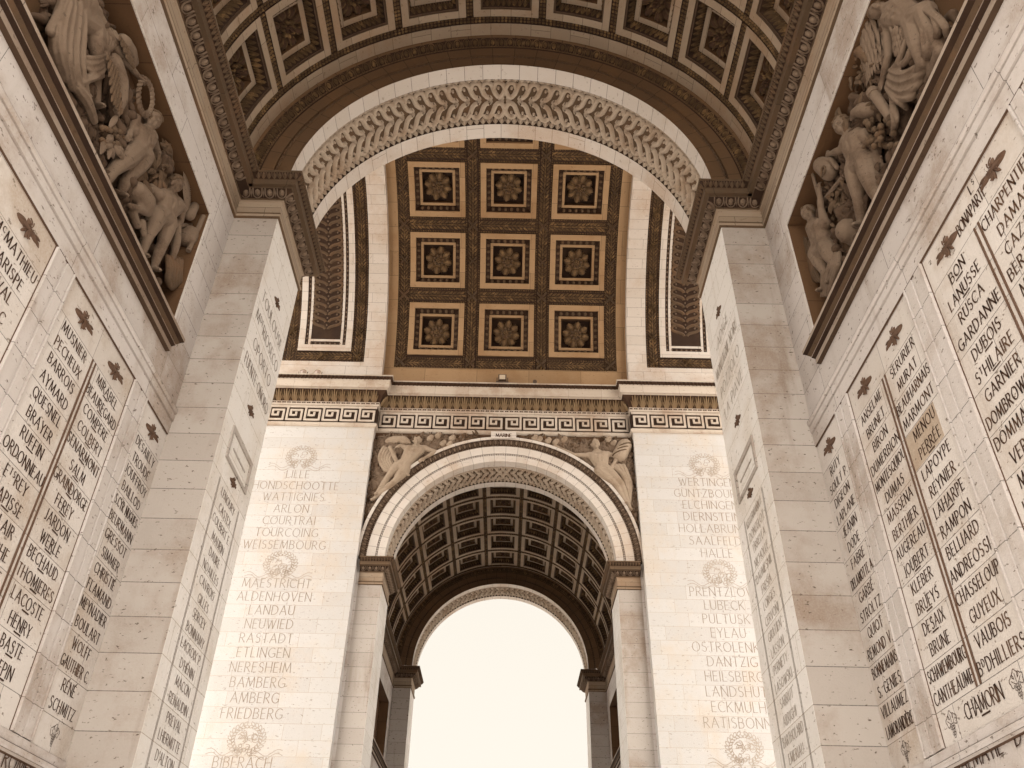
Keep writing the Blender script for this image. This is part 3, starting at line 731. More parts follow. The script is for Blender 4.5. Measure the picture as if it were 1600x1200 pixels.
def make_small_vault(name, label, rows, rotated=False):
    t = thing(name, label, 'coffered vault', 'coffered vaults over the small passages')
    mp = cyl_y(A, ZS)
    mb = MB()
    us = arc_us(A, 60)
    strip(mb, mp, us, [(-YI - .02, 0), (-10.165, 0)]); strip(mb, mp, us, [(-19.305, 0), (-YO1 + .02, 0)])
    yend = -10.25 - rows * PY
    if rows < NROW: strip(mb, mp, us, [(yend + .085, 0), (-19.305, 0)])
    # springing strips below the lowest coffers
    for a0, a1 in ((0, radians(6.3) + .085 / A), (pi - radians(6.3) - .085 / A, pi)):
        strip(mb, mp, lin(a0 * A, a1 * A, 6), [(-10.165, 0), (yend - .085, 0)])
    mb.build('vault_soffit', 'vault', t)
    mb = MB(); strip(mb, cyl_y(A + .75, ZS), us, [(-YI + .5, 0), (-YO1 - .5, 0)]); mb.build('vault_back', 'recess', t)
    dep = -.03
    for k in range(rows + 1):
        yk = -10.25 - PY * k; mb = MB()
        strip(mb, mp, us, [(yk - .085, 0), (yk - .084, dep), (yk + .084, dep), (yk + .085, 0)], mi=1)
        rope_row(mb, mp, 0, pi * A, yk, dep + .005, .075, .085, .045, mi=0)
        mb.build('rope_moulding', ['leaf2', 'black'], t)
    for k in range(10):
        th = radians(90 + 9.3 * (2 * k - 9)); uk = th * A; mb = MB()
        g = lambda u, v, w_: mp(uk + v, u, w_)
        if 0:
            pass
        for j in range(rows):
            ya, yb = -10.25 - PY * j - .085, -10.25 - PY * (j + 1) + .085
            strip(mb, g, [ya, yb], [(-.085, 0), (-.084, dep), (.084, dep), (.085, 0)], mi=1)
            rope_row(mb, g, yb, ya, 0, dep + .005, .075, .085, .045)
        mb.build('rope_moulding', ['leaf2', 'black'], t)
    proto = COFFER
    for j in range(rows):
        for k in range(9):
            th = 90 + 18.6 * (k - 4)
            c = copy_tree(proto, t)
            c.location = (0, -10.25 - PY * (j + .5), ZS); c.rotation_euler = (0, radians(90 - th), 0)
    if rotated: t.rotation_euler = (0, 0, pi)
    return t
COFFER = coffer_small(None)

# ------------------------------------------------------------------ side walls of the small passages
RY0, RY1, RZ0, RZ1 = -18.89, -10.57, 9.70, 12.58     # opening of the sculpted relief
def make_side_wall(name, sx, label, panels=None):
    t = thing(name, label, 'wall', 'side walls of the small passages'); t['kind'] = 'thing'
    D = .42
    mb = MB(); X0, X1 = sx * A, sx * (A + D)
    ya, yb = -YO2, -YH
    mb.box(sx * (A + D), sx * FX, ya, yb, 0, ZI + .05)
    mb.box(X0, X1, ya, yb, 0, RZ0); mb.box(X0, X1, ya, yb, RZ1, ZI + .05)
    mb.box(X0, X1, ya, RY0, RZ0, RZ1); mb.box(X0, X1, RY1, yb, RZ0, RZ1)
    mb.build('wall_body', 'wall', t)
    side = -1 if sx < 0 else 1
    P = lambda y0, y1: [(sx * A, y0), (sx * A, y1)]
    impost(P(-YO1 + .01, -YI - .01), side, t, 'cornice', .5, .42)
    # fillet round the relief opening
    mb = MB()
    for (a, b, c, d) in ((RY0 - .05, RY1 + .05, RZ1, RZ1 + .04), (RY1, RY1 + .04, RZ0 + .05, RZ1), (RY0 - .04, RY0, RZ0 + .05, RZ1)):
        mb.box(sx * A, sx * (A - .014), a, b, c, d)
    mb.build('relief_frame', 'panel', t)
    mb = MB(); xa, xb = sx * (A + .004), sx * (A + .41)
    mb.box(xa, xb, RY0 + .001, RY1 - .001, RZ1 - .012, RZ1 - .001); mb.box(xa, xb, RY1 - .012, RY1 - .001, 9.84, RZ1 - .012); mb.box(xa, xb, RY0 + .001, RY0 + .012, 9.84, RZ1 - .012)
    mb.build('relief_reveal', 'recess', t)
    # ledge under the relief
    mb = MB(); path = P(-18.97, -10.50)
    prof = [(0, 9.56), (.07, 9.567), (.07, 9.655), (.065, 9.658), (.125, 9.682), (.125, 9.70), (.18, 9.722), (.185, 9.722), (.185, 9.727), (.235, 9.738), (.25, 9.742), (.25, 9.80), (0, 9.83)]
    sweep(mb, path, prof, side, mis={0: 2, 2: 1, 3: 1, 5: 3, 7: 1, 8: 1, 9: 1, 1: 4, 4: 4, 10: 4}); mb.build('ledge', ['mould', 'black', 'deep', 'carve', 'ledge'], t)  # underside painted dark for its shade, grooves black with crust
    # moulded string between the panels and the relief
    mb = MB(); path = P(-YO1 + .01, -YI - .005)
    sweep(mb, path, [(0, 8.585), (.03, 8.59), (.03, 8.812), (.018, 8.816), (.018, 8.828), (.05, 8.834), (.05, 8.942), (.036, 8.946), (.036, 8.958), (.062, 8.964), (.075, 9.0), (.07, 9.04), (.05, 9.06), (.01, 9.063), (.01, 9.072), (0, 9.074)], side, mis={0: 1, 2: 1, 3: 1, 6: 1, 7: 1, 12: 1, 13: 1})  # underside and grooves darkened as painted shading lines
    mb.build('string_course', ['wall', 'emblem'], t)
    mb = MB(); sweep(mb, path, [(0, 3.63), (.035, 3.64), (.06, 3.67), (.05, 3.70), (.06, 3.732), (.02, 3.738), (.02, 3.75), (.028, 3.752), (.028, 3.846), (.0, 3.857)], side, mis={0: 1, 4: 1, 5: 1, 8: 1})
    mb.build('base_moulding', ['wall', 'emblem'], t)
    if panels: panels(t, sx)
    return t

LB = dict(
 A=[[], ['McMATHIEU', 'HARISPE', 'LAVAL', 'SIGNAC', 'MERLIN', 'TAUPIN']],
 B=[['MUSNIER', 'PECHEUX', 'BARROIS', 'AYMARD', 'QUESNEL', 'BRAYER', '_RUFFIN', 'ORDONNEAU', 'EtsREY', '_LAPISSE', 'LECLAIR', 'LAROCHE', 'MAUCUNE', 'BONNET', 'TAUPIN', 'CASSAGNE'],
    ['_MIRABEL', '_BEAUREGARD', '_COMPERE', '_COLBERT', '_SENARMONT', '_SALM', '_GRAINDORGE', '_FEREY', '_JARDON', '_WERLE', '_BECHAUD', '_THOMIERES', '_LACOSTE', '_HENRY', '_BASTE', '_LEPIN']],
 C=[['DESAILLY', 'TROUDE', 'JOUFFROY', 'BAILLOD', 'S.CYR NUGUES', 'BEURMANN', 'GRESSOT', 'SIMMER', 'CHRISTIÉ', 'FLAMAND', 'MEYNADIER', 'BOULART', 'WOLFF', 'GAUTHIER C.', 'RÉNÉ', 'SCHMITZ']])
RB = dict(
 A=[['_BON', '_LANUSSE', 'RUSCA', 'GARDANNE', '_DUBOIS', '_StHILAIRE', 'GARNIER', 'DOMBROWSKI', 'DOMMARTIN', 'VERDIER', 'MOREAU', 'LECOURBE'],
    ['CHARPENTIER', 'DAMAS', 'CAZALS', 'BERTRAND', 'MORAND', 'MOUTON', 'VALETTE', 'PELET']],
 B=[['ANSELME', 'BRUNET', 'BIRON', 'DUMERBION', 'MONTESQUIOU', 'DUMAS', 'MASSENA', 'BERTHIER', 'AUGEREAU', '_JOUBERT', 'KLEBER', '_BRUEYS', '_DESAIX', 'BRUNE', 'SCHAWEMBOURG', 'CANTHEAUME'],
    ['SERURIER', 'MURAT', 'BEAUHARNAIS', 'MARMONT', 'MENOU', '_PERRÉE', 'LAPOYPE', 'REYNIER', '_LAHARPE', 'RAMPON', 'BELLIARD', 'ANDREOSSI', 'CHASSELOUP', 'GUYEUX', 'VAUBOIS', 'BdDHILLIERS']],
 C=[['RUTY', 'SOULT P.', 'DIGEON', 'LAPLANE', 'JEANIN', 'DODE', 'FABRE', 'DELAMOTTE A.', 'GARBÉ', 'STROLTZ', 'QUIOT', 'REMOND V.', 'BONNEMAINS', 'S. GENIES', 'VILLAUMEZ', 'LAMORANDIÈRE']])
PANEL_Y = {'A': (-15.785, -13.67), 'B': (-13.19, -11.09), 'C': (-10.61, -9.655)}
def wall_panels(names):
    def go(t, sx):
        X = sx * (A - .008)
        f = (lambda u, v, h: (X - sx * h, u, v)) if sx < 0 else (lambda u, v, h: (X - sx * h, -u, v))
        cv = lambda y: y if sx < 0 else -y         # wall y -> reader's u
        for key, (y0, y1) in PANEL_Y.items():
            mb = MB(); mb.box(sx * (A + .02), X, y0, y1, 3.856, 8.58)
            po = mb.build('name_panel', 'panel', t)
            cols = names[key]
            mid = (y0 + y1) / 2
            centres = [mid] if key == 'C' else ([mid - (y1 - y0) / 4, mid + (y1 - y0) / 4] if sx < 0 else [mid + (y1 - y0) / 4, mid - (y1 - y0) / 4])
            wmax = .80 if key == 'C' else .92
            for c, col in zip(centres, cols):
                z = 8.085
                for i, n in enumerate(col):
                    mb = MB(); write(mb, f, n, cv(c), z - .242 * (i + 1) + .063, .130, wmax, .0215, gap=.29, stretch=.92)
                    mb.build('officer_name', 'ink', po)
                emblem_sword('emblem', (lambda c: lambda x, y, h: f(cv(c) + (x if sx < 0 else -x), 8.32 + y, h))(c), .47, po)
            if key == 'C':
                emblem_grape('grape_emblem', lambda x, y, h: f(cv(mid) + x, 4.03 + y, h), .24, po, RND)
            elif key == 'B' and sx > 0:
                for c in centres: emblem_grape('grape_emblem', (lambda c: lambda x, y, h: f(cv(c) + (-.22 if c == centres[0] else .12) + x, 4.02 + y, h))(c), .26, po, RND)
                mb = MB(); write(mb, f, '_CHAMORIN', cv(mid) - .03, 3.985, .15, .8, .022, gap=.16, stretch=.85); mb.build('officer_name', 'ink', po)
            elif key == 'B':
                for c in centres: emblem_grape('grape_emblem', (lambda c: lambda x, y, h: f(cv(c) + x, 4.02 + y, h))(c), .26, po, RND)
            if key != 'C':
                mb = MB()
                for d in (-.055, .03):
                    mb.box(X, X - sx * .012, mid + d, mid + d + .025, 4.215, 8.08)
                mb.build('dividing_fillet', 'emblem', po)
            if key == 'B' and sx > 0:      # one replaced block of darker stone
                mb = MB(); mb.box(X, X - sx * .0015, -12.98, -12.17, 8.085 - .484 * 3 + .01, 8.085 - .484 * 2 - .01); mb.build('replaced_block', 'block', po)
        if sx > 0:
            mb = MB(); write(mb, f, 'BONAPARTE', cv(-14.74), 8.22, .14, .60, .02, gap=.16, stretch=.8); write(mb, f, 'Ls', cv(-14.9), 8.42, .12, .3, .018); mb.build('officer_name', 'ink', t)
        # stiles between the panels
        for (ya, yb) in ((-13.67, -13.19), (-11.09, -10.61), (-16.27, -15.785)):
            ym = (ya + yb) / 2; mb = MB()
            mb.box(sx * A, sx * (A - .03), ya + .04, ym - .035, 3.86, 8.583)
            mb.box(sx * A, sx * (A - .03), ym + .035, yb - .04, 3.86, 8.583)
            mb.box(sx * A, sx * (A - .018), ym - .02, ym + .02, 3.86, 8.583); mb.box(sx * A, sx * (A - .006), ya + .024, yb - .024, 3.861, 8.582, mi=1)
            mb.box(sx * A, sx * (A - .045), ya, ya + .024, 3.86, 8.583); mb.box(sx * A, sx * (A - .045), yb - .024, yb, 3.86, 8.583)
            for (p0, p1) in ((ya - .02, ya), (yb, yb + .02)): mb.box(sx * A, sx * (A - .0092), p0, p1, 3.86, 8.583, mi=1)  # dark edge strips paint the shadow the stile fillets cast
            mb.build('stile', ['wall', 'emblem'], t)
        mb = MB()
        if sx > 0:
            p = at(1497, 1206, 0, X); write(mb, f, "DALMATIE * D'ESPAGNE", cv(p.y) - .05, p.z - .03, .17, 4, .024, gap=.2, align='l')
        else:
            p = at(32, 1206, 0, X); write(mb, f, 'ARMÉE DE ROMEE', cv(p.y) - 1.55, p.z - .03, .17, 4, .024, gap=.2, align='l')
        mb.build('army_name', 'ink', t)
    return go

# ------------------------------------------------------------------ sculpture helpers
def capsule(mb, p, q, r0, r1, n=10):
    p, q = Vector(p), Vector(q); d = q - p; L = d.length
    d = d / L if L > 1e-6 else Vector((0, 0, 1))
    a = d.cross(Vector((0, 0, 1)) if abs(d.z) < .9 else Vector((1, 0, 0))).normalized(); b = d.cross(a)
    rows = []
    for k in range(4): t = -pi / 2 + (pi / 2) * k / 3 if k else -pi / 2 + .05; rows.append((p + d * r0 * sin(t), r0 * cos(t)))
    for k in range(4): t = (pi / 2) * k / 3 if k < 3 else pi / 2 - .05; rows.append((q + d * r1 * sin(t), r1 * cos(t)))
    base = len(mb.v); vs = []; fs = []
    for c, r in rows: vs += [tuple(c + a * r * cos(2 * pi * k / n) + b * r * sin(2 * pi * k / n)) for k in range(n)]
    for i in range(len(rows) - 1):
        for k in range(n): fs.append((i * n + k, i * n + (k + 1) % n, (i + 1) * n + (k + 1) % n, (i + 1) * n + k))
    fs.append(tuple(range(n - 1, -1, -1))); fs.append(tuple((len(rows) - 1) * n + k for k in range(n)))
    mb.add(vs, fs, None, True)
def chain(mb, pts, rs, n=10):
    for (p, q, r, s) in zip(pts, pts[1:], rs, rs[1:]): capsule(mb, p, q, r, s, n)
def fuse(mb, name, mat, parent, voxel=.016, smooth=3):
    """join overlapping volumes into one continuous carved surface"""
    o = mb.build(name, mat, None)
    m = o.modifiers.new('r', 'REMESH'); m.mode = 'VOXEL'; m.voxel_size = voxel; m.use_smooth_shade = True
    if smooth: k = o.modifiers.new('s', 'SMOOTH'); k.iterations = smooth; k.factor = .5
    dg = bpy.context.evaluated_depsgraph_get(); dg.update()
    me = bpy.data.meshes.new_from_object(o.evaluated_get(dg)); old = o.data
    o.modifiers.clear(); o.data = me; bpy.data.meshes.remove(old); me.name = name
    if not me.materials: me.materials.append(M[mat])
    o.parent = parent
    return o
def body(parent, J, S=1.0, voxel=.014, out=Vector((1, 0, 0)), mat='figure', hair=True, name='figure', face=True):
    """J: joint name -> world point; one continuous carved body, hair as its child"""
    mb = MB(); g = lambda k: Vector(J[k])
    he, ne, ch, be = g('head'), g('neck'), g('chest'), g('belly'); sl_, sr, hl, hr = g('shl'), g('shr'), g('hipl'), g('hipr')
    capsule(mb, he, he + (he - ne) * .25, .105 * S, .10 * S); capsule(mb, he - (he - ne) * .25, he, .08 * S, .1 * S)
    capsule(mb, ne - (he - ne) * .3, he, .062 * S, .06 * S)
    up = (he - ne).normalized(); rt = (sr - sl_).normalized()
    if face:
        fz = (out * .8 + Vector((0, -.35, -.1))).normalized()
        capsule(mb, he + fz * .10 * S - up * .01 * S, he + fz * .122 * S - up * .05 * S, .014 * S, .02 * S, 6)
        capsule(mb, he + fz * .085 * S - up * .085 * S, he + fz * .08 * S - up * .12 * S, .03 * S, .035 * S, 6)
        for e in (-1, 1):
            capsule(mb, he + fz * .088 * S + rt * .022 * S * e + up * .03 * S, he + fz * .08 * S + rt * .06 * S * e + up * .028 * S, .016 * S, .014 * S, 6)
            capsule(mb, he + fz * .082 * S + rt * .01 * S * e - up * .072 * S, he + fz * .078 * S + rt * .025 * S * e - up * .074 * S, .012 * S, .01 * S, 6)
            capsule(mb, he + rt * .1 * S * e + up * .02 * S, he + rt * .1 * S * e - up * .03 * S, .016 * S, .014 * S, 6)
    capsule(mb, sl_, sr, .085 * S, .085 * S); capsule(mb, sl_ * .75 + ch * .25, ne, .07 * S, .06 * S); capsule(mb, sr * .75 + ch * .25, ne, .07 * S, .06 * S)
    for s_, h_ in ((sl_, hl), (sr, hr)):
        m_ = s_ * .55 + ch * .45
        capsule(mb, m_, be * .7 + h_ * .3, .125 * S, .115 * S); capsule(mb, be * .6 + h_ * .4, h_, .12 * S, .125 * S)
        capsule(mb, m_ + out * .045 * S, m_ + out * .05 * S + (ch - m_) * .35, .085 * S, .08 * S)
    capsule(mb, ch, be, .135 * S, .12 * S); capsule(mb, hl, hr, .12 * S, .12 * S)
    for k in (-1, 1):
        for f_ in (.25, .6):
            p = ch.lerp(be, f_) + out * .10 * S + rt * .035 * S * k; capsule(mb, p, p - up * .03 * S, .04 * S, .036 * S, 6)
    for s_, e_, h_ in (('shl', 'ell', 'hal'), ('shr', 'elr', 'har')):
        if e_ in J:
            a, b, c = g(s_), g(e_), g(h_); m_ = a.lerp(b, .45)
            capsule(mb, a, m_, .07 * S, .062 * S); capsule(mb, m_, b, .062 * S, .046 * S); m2 = b.lerp(c, .35)
            capsule(mb, b, m2, .046 * S, .05 * S); capsule(mb, m2, c, .05 * S, .032 * S)
            d = (c - b).normalized(); sd_ = d.cross(out).normalized()
            capsule(mb, c, c + d * .07 * S, .036 * S, .038 * S, 8)
            for q in range(4):
                p = c + d * .08 * S + sd_ * (q - 1.5) * .023 * S; k1 = p + d * (.045 + .01 * (q in (1, 2))) * S + out * .012; capsule(mb, p, k1, .013 * S, .012 * S, 6); capsule(mb, k1, k1 + d * .02 * S - out * .035 * S, .012 * S, .010 * S, 6)
            p = c + d * .02 * S - sd_ * .035 * S; capsule(mb, p, p + d * .05 * S - sd_ * .03 * S + out * .015, .015 * S, .012 * S, 6)
    for h_, k_, f_ in (('hipl', 'knl', 'fol'), ('hipr', 'knr', 'for')):
        if k_ in J:
            a, b, c = g(h_), g(k_), g(f_); m_ = a.lerp(b, .4)
            capsule(mb, a, m_, .125 * S, .115 * S); capsule(mb, m_, b, .115 * S, .072 * S); m2 = b.lerp(c, .32) - out * .02
            capsule(mb, b, m2, .07 * S, .075 * S); capsule(mb, m2, c, .075 * S, .04 * S)
            d = (Vector((0, -.4, -.5)) + out * .8).normalized(); capsule(mb, c, c + d * .13 * S, .045 * S, .03 * S, 8)
            for q in range(4): p = c + d * .15 * S + rt * (q - 1.5) * .022 * S; capsule(mb, p, p + d * .02, .014, .012, 6)
    o = fuse(mb, name, mat, parent, voxel, 2)
    if hair:
        hb = MB(); rr = random.Random(int(abs(he.z * 1000)))
        for q in range(46):
            th = rr.uniform(0, 2 * pi); ph = rr.uniform(.15, 1.75)
            dv = (up * cos(ph) + (rt * cos(th) + up.cross(rt) * sin(th)) * sin(ph)).normalized()
            if face and dv.dot(out) > .55 and dv.dot(up) < .5: continue
            p = he + up * .02 * S + dv * .098 * S; t_ = dv.cross(Vector((rr.uniform(-1, 1), rr.uniform(-1, 1), rr.uniform(-1, 1)))).normalized()
            capsule(hb, p, p + t_ * .035 * S, .026 * S, .02 * S, 6)
        fuse(hb, 'hair', 'carve', o, .012, 0)
    return o
def fold_cloth(parent, name, curves, mat='figure', voxel=.014, extra=None):
    """drapery: each curve is (points, radii); neighbouring folds run into one another"""
    mb = MB()
    for pts, rs in curves:
        P = [Vector(p) for p in pts]; Q = []; R = []
        for i in range(len(P) - 1):
            a = P[max(i - 1, 0)]; b, c = P[i], P[i + 1]; d = P[min(i + 2, len(P) - 1)]
            for k in range(4):
                t = k / 4; Q.append(.5 * ((2 * b) + (c - a) * t + (2 * a - 5 * b + 4 * c - d) * t * t + (3 * b - a - 3 * c + d) * t ** 3)); R.append(rs[i] + (rs[i + 1] - rs[i]) * t)
        Q.append(P[-1]); R.append(rs[-1]); chain(mb, Q, R, 8)
        o_ = Vector((-1 if Q[0].x > 0 else 1, 0, 0)) if Q[0].y < -9 else Vector((0, -1, 0))
        for sg, lf in ((-1, .75), (1, .7), (.1, 1.0)):
            q2 = [q + (Q[min(i + 1, len(Q) - 1)] - Q[max(i - 1, 0)]).normalized().cross(o_) * r * sg * lf + o_ * r * (.62 if abs(sg) == 1 else .98) for i, (q, r) in enumerate(zip(Q, R))]
            chain(mb, q2[1:-1], [max(.008, r * .2) for r in R[1:-1]], 6)
    if extra: extra(mb)
    return fuse(mb, name, mat, parent, voxel, 1)
def leaf_on(mb, p, d, out, L, W, h):
    """one carved leaf / feather starting at p along d"""
    p = Vector(p); d = Vector(d).normalized(); out = Vector(out); s = d.cross(out).normalized(); o2 = s.cross(d)
    dome(mb, lambda du, t, hh: tuple(p + d * t + s * du + o2 * hh), 0, L, W, h, 5, 3, 'leaf')
def wing(parent, root, tip, spread, out, name='wing', rows=5, mat='figure'):
    mb = MB(); root, tip, out = Vector(root), Vector(tip), Vector(out)
    ax = tip - root; L = ax.length; ax.normalize(); s = out.cross(ax).normalized()
    for r in range(rows):
        f = r / rows; n = 7 + r
        for k in range(n):
            g = 2 * k / (n - 1) - 1
            p = root + ax * L * f * .8 + s * g * spread * (1 - .35 * abs(f - .4)) * sqrt(max(.1, 1 - (f * 1.0 - .35) ** 2)) + out * (.09 * (1 - g * g) + .07 * (1 - f))
            leaf_on(mb, p - ax * .05, ax + s * g * .35, out, L * .36, spread * .22, .03)
    for k in range(12): leaf_on(mb, root + s * (k / 11 - .5) * 2 * spread * .9 - ax * .02, ax, out, L * .8, spread * .16, .05)
    o = mb.build(name, mat, parent)
    return o

def trophy_mass(parent, sx, y0, y1, z0, z1, rr, n=150, dens=None):
    """crowded background carving: curls, straps, leaves and knots of cloth"""
    out = Vector((-sx, 0, 0)); mb = MB(); lv = MB()
    for k in range(n):
        y, z = rr.uniform(y0, y1), rr.uniform(z0, z1)
        if dens and not dens(y, z): continue
        p = Vector((sx * (A + rr.uniform(.17, .36)), y, z)); a = rr.uniform(-2.6, .2)
        d = Vector((0, cos(a), sin(a))); L = rr.uniform(.15, .4)
        c1 = p + d * L * .5 + Vector((0, rr.uniform(-.1, .1), rr.uniform(-.1, .1))) + out * rr.uniform(.0, .1)
        chain(mb, [p, c1, p + d * L], [rr.uniform(.03, .06), rr.uniform(.05, .085), rr.uniform(.02, .05)], 6)
        for q in range(3):
            b = a + rr.uniform(-.8, .8); leaf_on(lv, p + out * .04 + Vector((0, rr.uniform(-.1, .1), rr.uniform(-.1, .1))), (0, cos(b), sin(b)), out, rr.uniform(.14, .3), rr.uniform(.025, .055), .06)
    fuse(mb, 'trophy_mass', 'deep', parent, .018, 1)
    lv.build('trophy_foliage', 'deep', parent)

def make_relief_a(sx):
    t = thing('relief_sculpture', 'carved relief of a draped Victory and two nude youths above the MUSNIER panel', 'relief', 'sculpted reliefs above the name panels')
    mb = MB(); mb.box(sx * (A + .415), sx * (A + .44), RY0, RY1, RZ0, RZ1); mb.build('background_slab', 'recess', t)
    out = Vector((-sx, 0, 0)); W = lambda u, v, d=.16: at(u, v, 0, sx * (A + d))
    trophy_mass(t, sx, -15.3, -11.0, 9.95, 12.2, random.Random(17), 210, lambda y, z: z < 12.25 - max(0, (y + 11.9)) * 1.1)
    # Victory: cloak, tunic, arm
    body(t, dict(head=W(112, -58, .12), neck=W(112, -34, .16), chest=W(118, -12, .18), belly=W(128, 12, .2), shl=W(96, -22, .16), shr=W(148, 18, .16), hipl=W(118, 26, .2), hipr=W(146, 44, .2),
                 elr=W(186, 84, .12), har=W(218, 121, .12), knl=W(108, 60, .1), fol=W(130, 150, .16), knr=W(150, 84, .14), **{'for': W(152, 165, .2)}), 1.2, out=out)
    cur = []
    for (a, b, c, d, r) in (((104, 0), (92, 40), (90, 80), (100, 118), .10), ((112, 4), (104, 50), (101, 95), (112, 135), .085), ((122, 6), (116, 55), (114, 100), (124, 150), .075),
                            ((98, 6), (80, 42), (78, 50), (84, 48), .05), ((130, 20), (128, 60), (126, 105), (138, 165), .06), ((112, 128), (122, 140), (135, 160), (146, 188), .075), ((106, 122), (120, 130), (142, 122), (160, 118), .05),
                            ((130, 96), (140, 100), (152, 98), (164, 92), .032), ((130, 104), (142, 110), (154, 107), (166, 98), .032), ((128, 88), (140, 90), (152, 90), (164, 86), .03), ((126, 114), (140, 120), (154, 116), (166, 104), .034)):
        cur.append(([W(*a, .10), W(*b, .06), W(*c, .05), W(*d, .10)], [r * .9, r, r * 1.05, r * .8]))
    fold_cloth(t, 'cloak', cur)
    cur = []
    for k in range(7):
        x = 150 + k * 5
        cur.append(([W(x - 8 + k, 28 + k * 4, .16), W(x, 55 + k * 2, .12), W(168 - k, 86, .12), W(166, 96, .14)], [.05, .045, .035, .03]))
    fold_cloth(t, 'tunic', cur)
    # scale cuirass tail
    mb = MB(); chain(mb, [W(176, 98), W(184, 128), W(186, 155), W(178, 178)], [.14, .15, .12, .08]); chain(mb, [W(192, 66), W(202, 80), W(208, 96)], [.12, .11, .08])
    o = fuse(mb, 'scale_armour', 'figure', t, .018, 2)
    rr = random.Random(3)
    for (u0, v0, u1, v1, hw, n) in ((177, 98, 184, 168, .13, 11), (194, 64, 207, 98, .1, 7)):
        mb = MB()
        for i in range(n):
            for k in range(5):
                p = W(u0 + (u1 - u0) * i / n, v0 + (v1 - v0) * i / n, .02) + Vector((0, (k - 2 + .5 * (i % 2)) * hw * .5, (k - 2) * .02)); leaf_on(mb, p, (0, .1, -1), out, .1, .036, .03)
        mb.build('scale_pattern', 'carve', o)
    # laurel wreath in her hand
    mb = MB(); c0 = W(226, 152, .1)
    for k in range(22):
        a = 2 * pi * k / 22; p = c0 + Vector((0, cos(a) * .2, sin(a) * .24)); leaf_on(mb, p, (0, -sin(a), cos(a)), out, .14, .04, .05); leaf_on(mb, p, (0, -sin(a) + .6 * cos(a), cos(a) + .6 * sin(a)), out, .12, .035, .05)
    mb.build('wreath', 'figure', t)
    # youth seen from behind
    body(t, dict(head=W(238, 188, .1), neck=W(231, 201, .12), chest=W(221, 212, .14), belly=W(219, 228, .14), shl=W(206, 203, .14), shr=W(236, 214, .14), hipl=W(208, 238, .13), hipr=W(224, 244, .13),
                 ell=W(214, 184, .12), hal=W(204, 206, .1), elr=W(244, 232, .2), har=W(250, 250, .2), knl=W(178, 265, .1), fol=W(160, 292, .16), knr=W(203, 275, .12), **{'for': W(188, 304, .18)}), 1.28, out=out)
    # basket of fruit
    mb = MB(); rr = random.Random(5)
    for k in range(44):
        p = W(174 + rr.uniform(-15, 16), 214 + rr.uniform(-15, 15), rr.uniform(.06, .2)); capsule(mb, p, p + Vector((0, .01, .01)), .045, .045, 8)
    mb.build('fruit', 'carve', t)
    mb = MB()
    for k in range(8): leaf_on(mb, W(163 + k * 3, 222 + k, .05), (0, rr.uniform(-.5, 1), rr.uniform(-1, .3)), out, .22, .07, .05)
    leaf_on(mb, W(170, 200, .08), (0, .1, 1), out, .34, .06, .05); mb.build('fruit_leaves', 'figure', t)
    # palms behind the youths
    mb = MB()
    for k in range(30):
        u, v = 246 + rr.uniform(-6, 22), 214 + k * 2.1
        leaf_on(mb, W(u, v, rr.uniform(.1, .3)), (0, rr.uniform(.1, 1.0), rr.uniform(-.9, .6)), out, rr.uniform(.2, .34), .045, .05)
    for k in range(26): leaf_on(mb, W(rr.uniform(222, 262), rr.uniform(262, 290), rr.uniform(.12, .3)), (0, rr.uniform(-.6, .6), rr.uniform(-1, -.1)), out, rr.uniform(.2, .3), .04, .05)
    mb.build('palm_branch', 'carve', t)
    # lower youth
    body(t, dict(head=W(274, 288, .1), neck=W(268, 300, .13), chest=W(262, 315, .13), belly=W(257, 330, .13), shl=W(247, 304, .14), shr=W(283, 325, .13), hipl=W(244, 338, .13), hipr=W(262, 346, .13),
                 ell=W(236, 292, .18), hal=W(228, 312, .18), elr=W(282, 345, .14), har=W(268, 356, .1), knl=W(233, 366, .1), fol=W(222, 398, .14), knr=W(254, 382, .1), **{'for': W(240, 420, .12)}), 1.24, out=out)
    mb = MB()
    for k in range(26):
        a = -.4 + 2.6 * k / 25; leaf_on(mb, W(286, 300, .16), (0, cos(a), sin(a)), out, .34, .022, .035)
    mb.build('plume', 'figure', t)
    mb = MB(); capsule(mb, W(214, 300, .1), W(224, 316, .1), .16, .18, 14); capsule(mb, W(204, 322, .06), W(232, 332, .06), .05, .07); capsule(mb, W(206, 330, .1), W(214, 352, .1), .07, .06); capsule(mb, W(222, 348, .08), W(224, 366, .08), .06, .05)
    fuse(mb, 'helmet', 'figure', t, .02, 2)
    mb = MB()
    for k in range(20): leaf_on(mb, W(214 + k * 1.1, 290 - 10 * sin(k / 6), .12), (0, -.5 + k * .06, .6 - k * .07), out, .26, .025, .04)
    mb.build('helmet_crest', 'carve', t)
    mb = MB(); capsule(mb, W(292, 372, .2), W(296, 366, .2), .17, .16, 14); capsule(mb, W(296, 336, .18), W(304, 322, .18), .10, .08); chain(mb, [W(279, 352, .1), W(276, 380, .08), W(270, 402, .1)], [.05, .07, .05])
    fuse(mb, 'shield', 'figure', t, .02, 2)
    mb = MB(); tube(mb, [W(318, 338, .08), W(294, 392, .1)], .045, 8, cap=True); tube(mb, [W(276, 352, .25), W(304, 352, .25)], .04, 8, cap=True); mb.build('staff', 'figure', t)
    cur = [([W(262 + k * 5, 402 + k, .12), W(264 + k * 4, 420, .08), W(262 + k * 4.5, 440, .1), W(268 + k * 3, 452, .16)], [.05, .06, .05, .03]) for k in range(5)]
    fold_cloth(t, 'trophy_cloth', cur, 'carve')
    return t

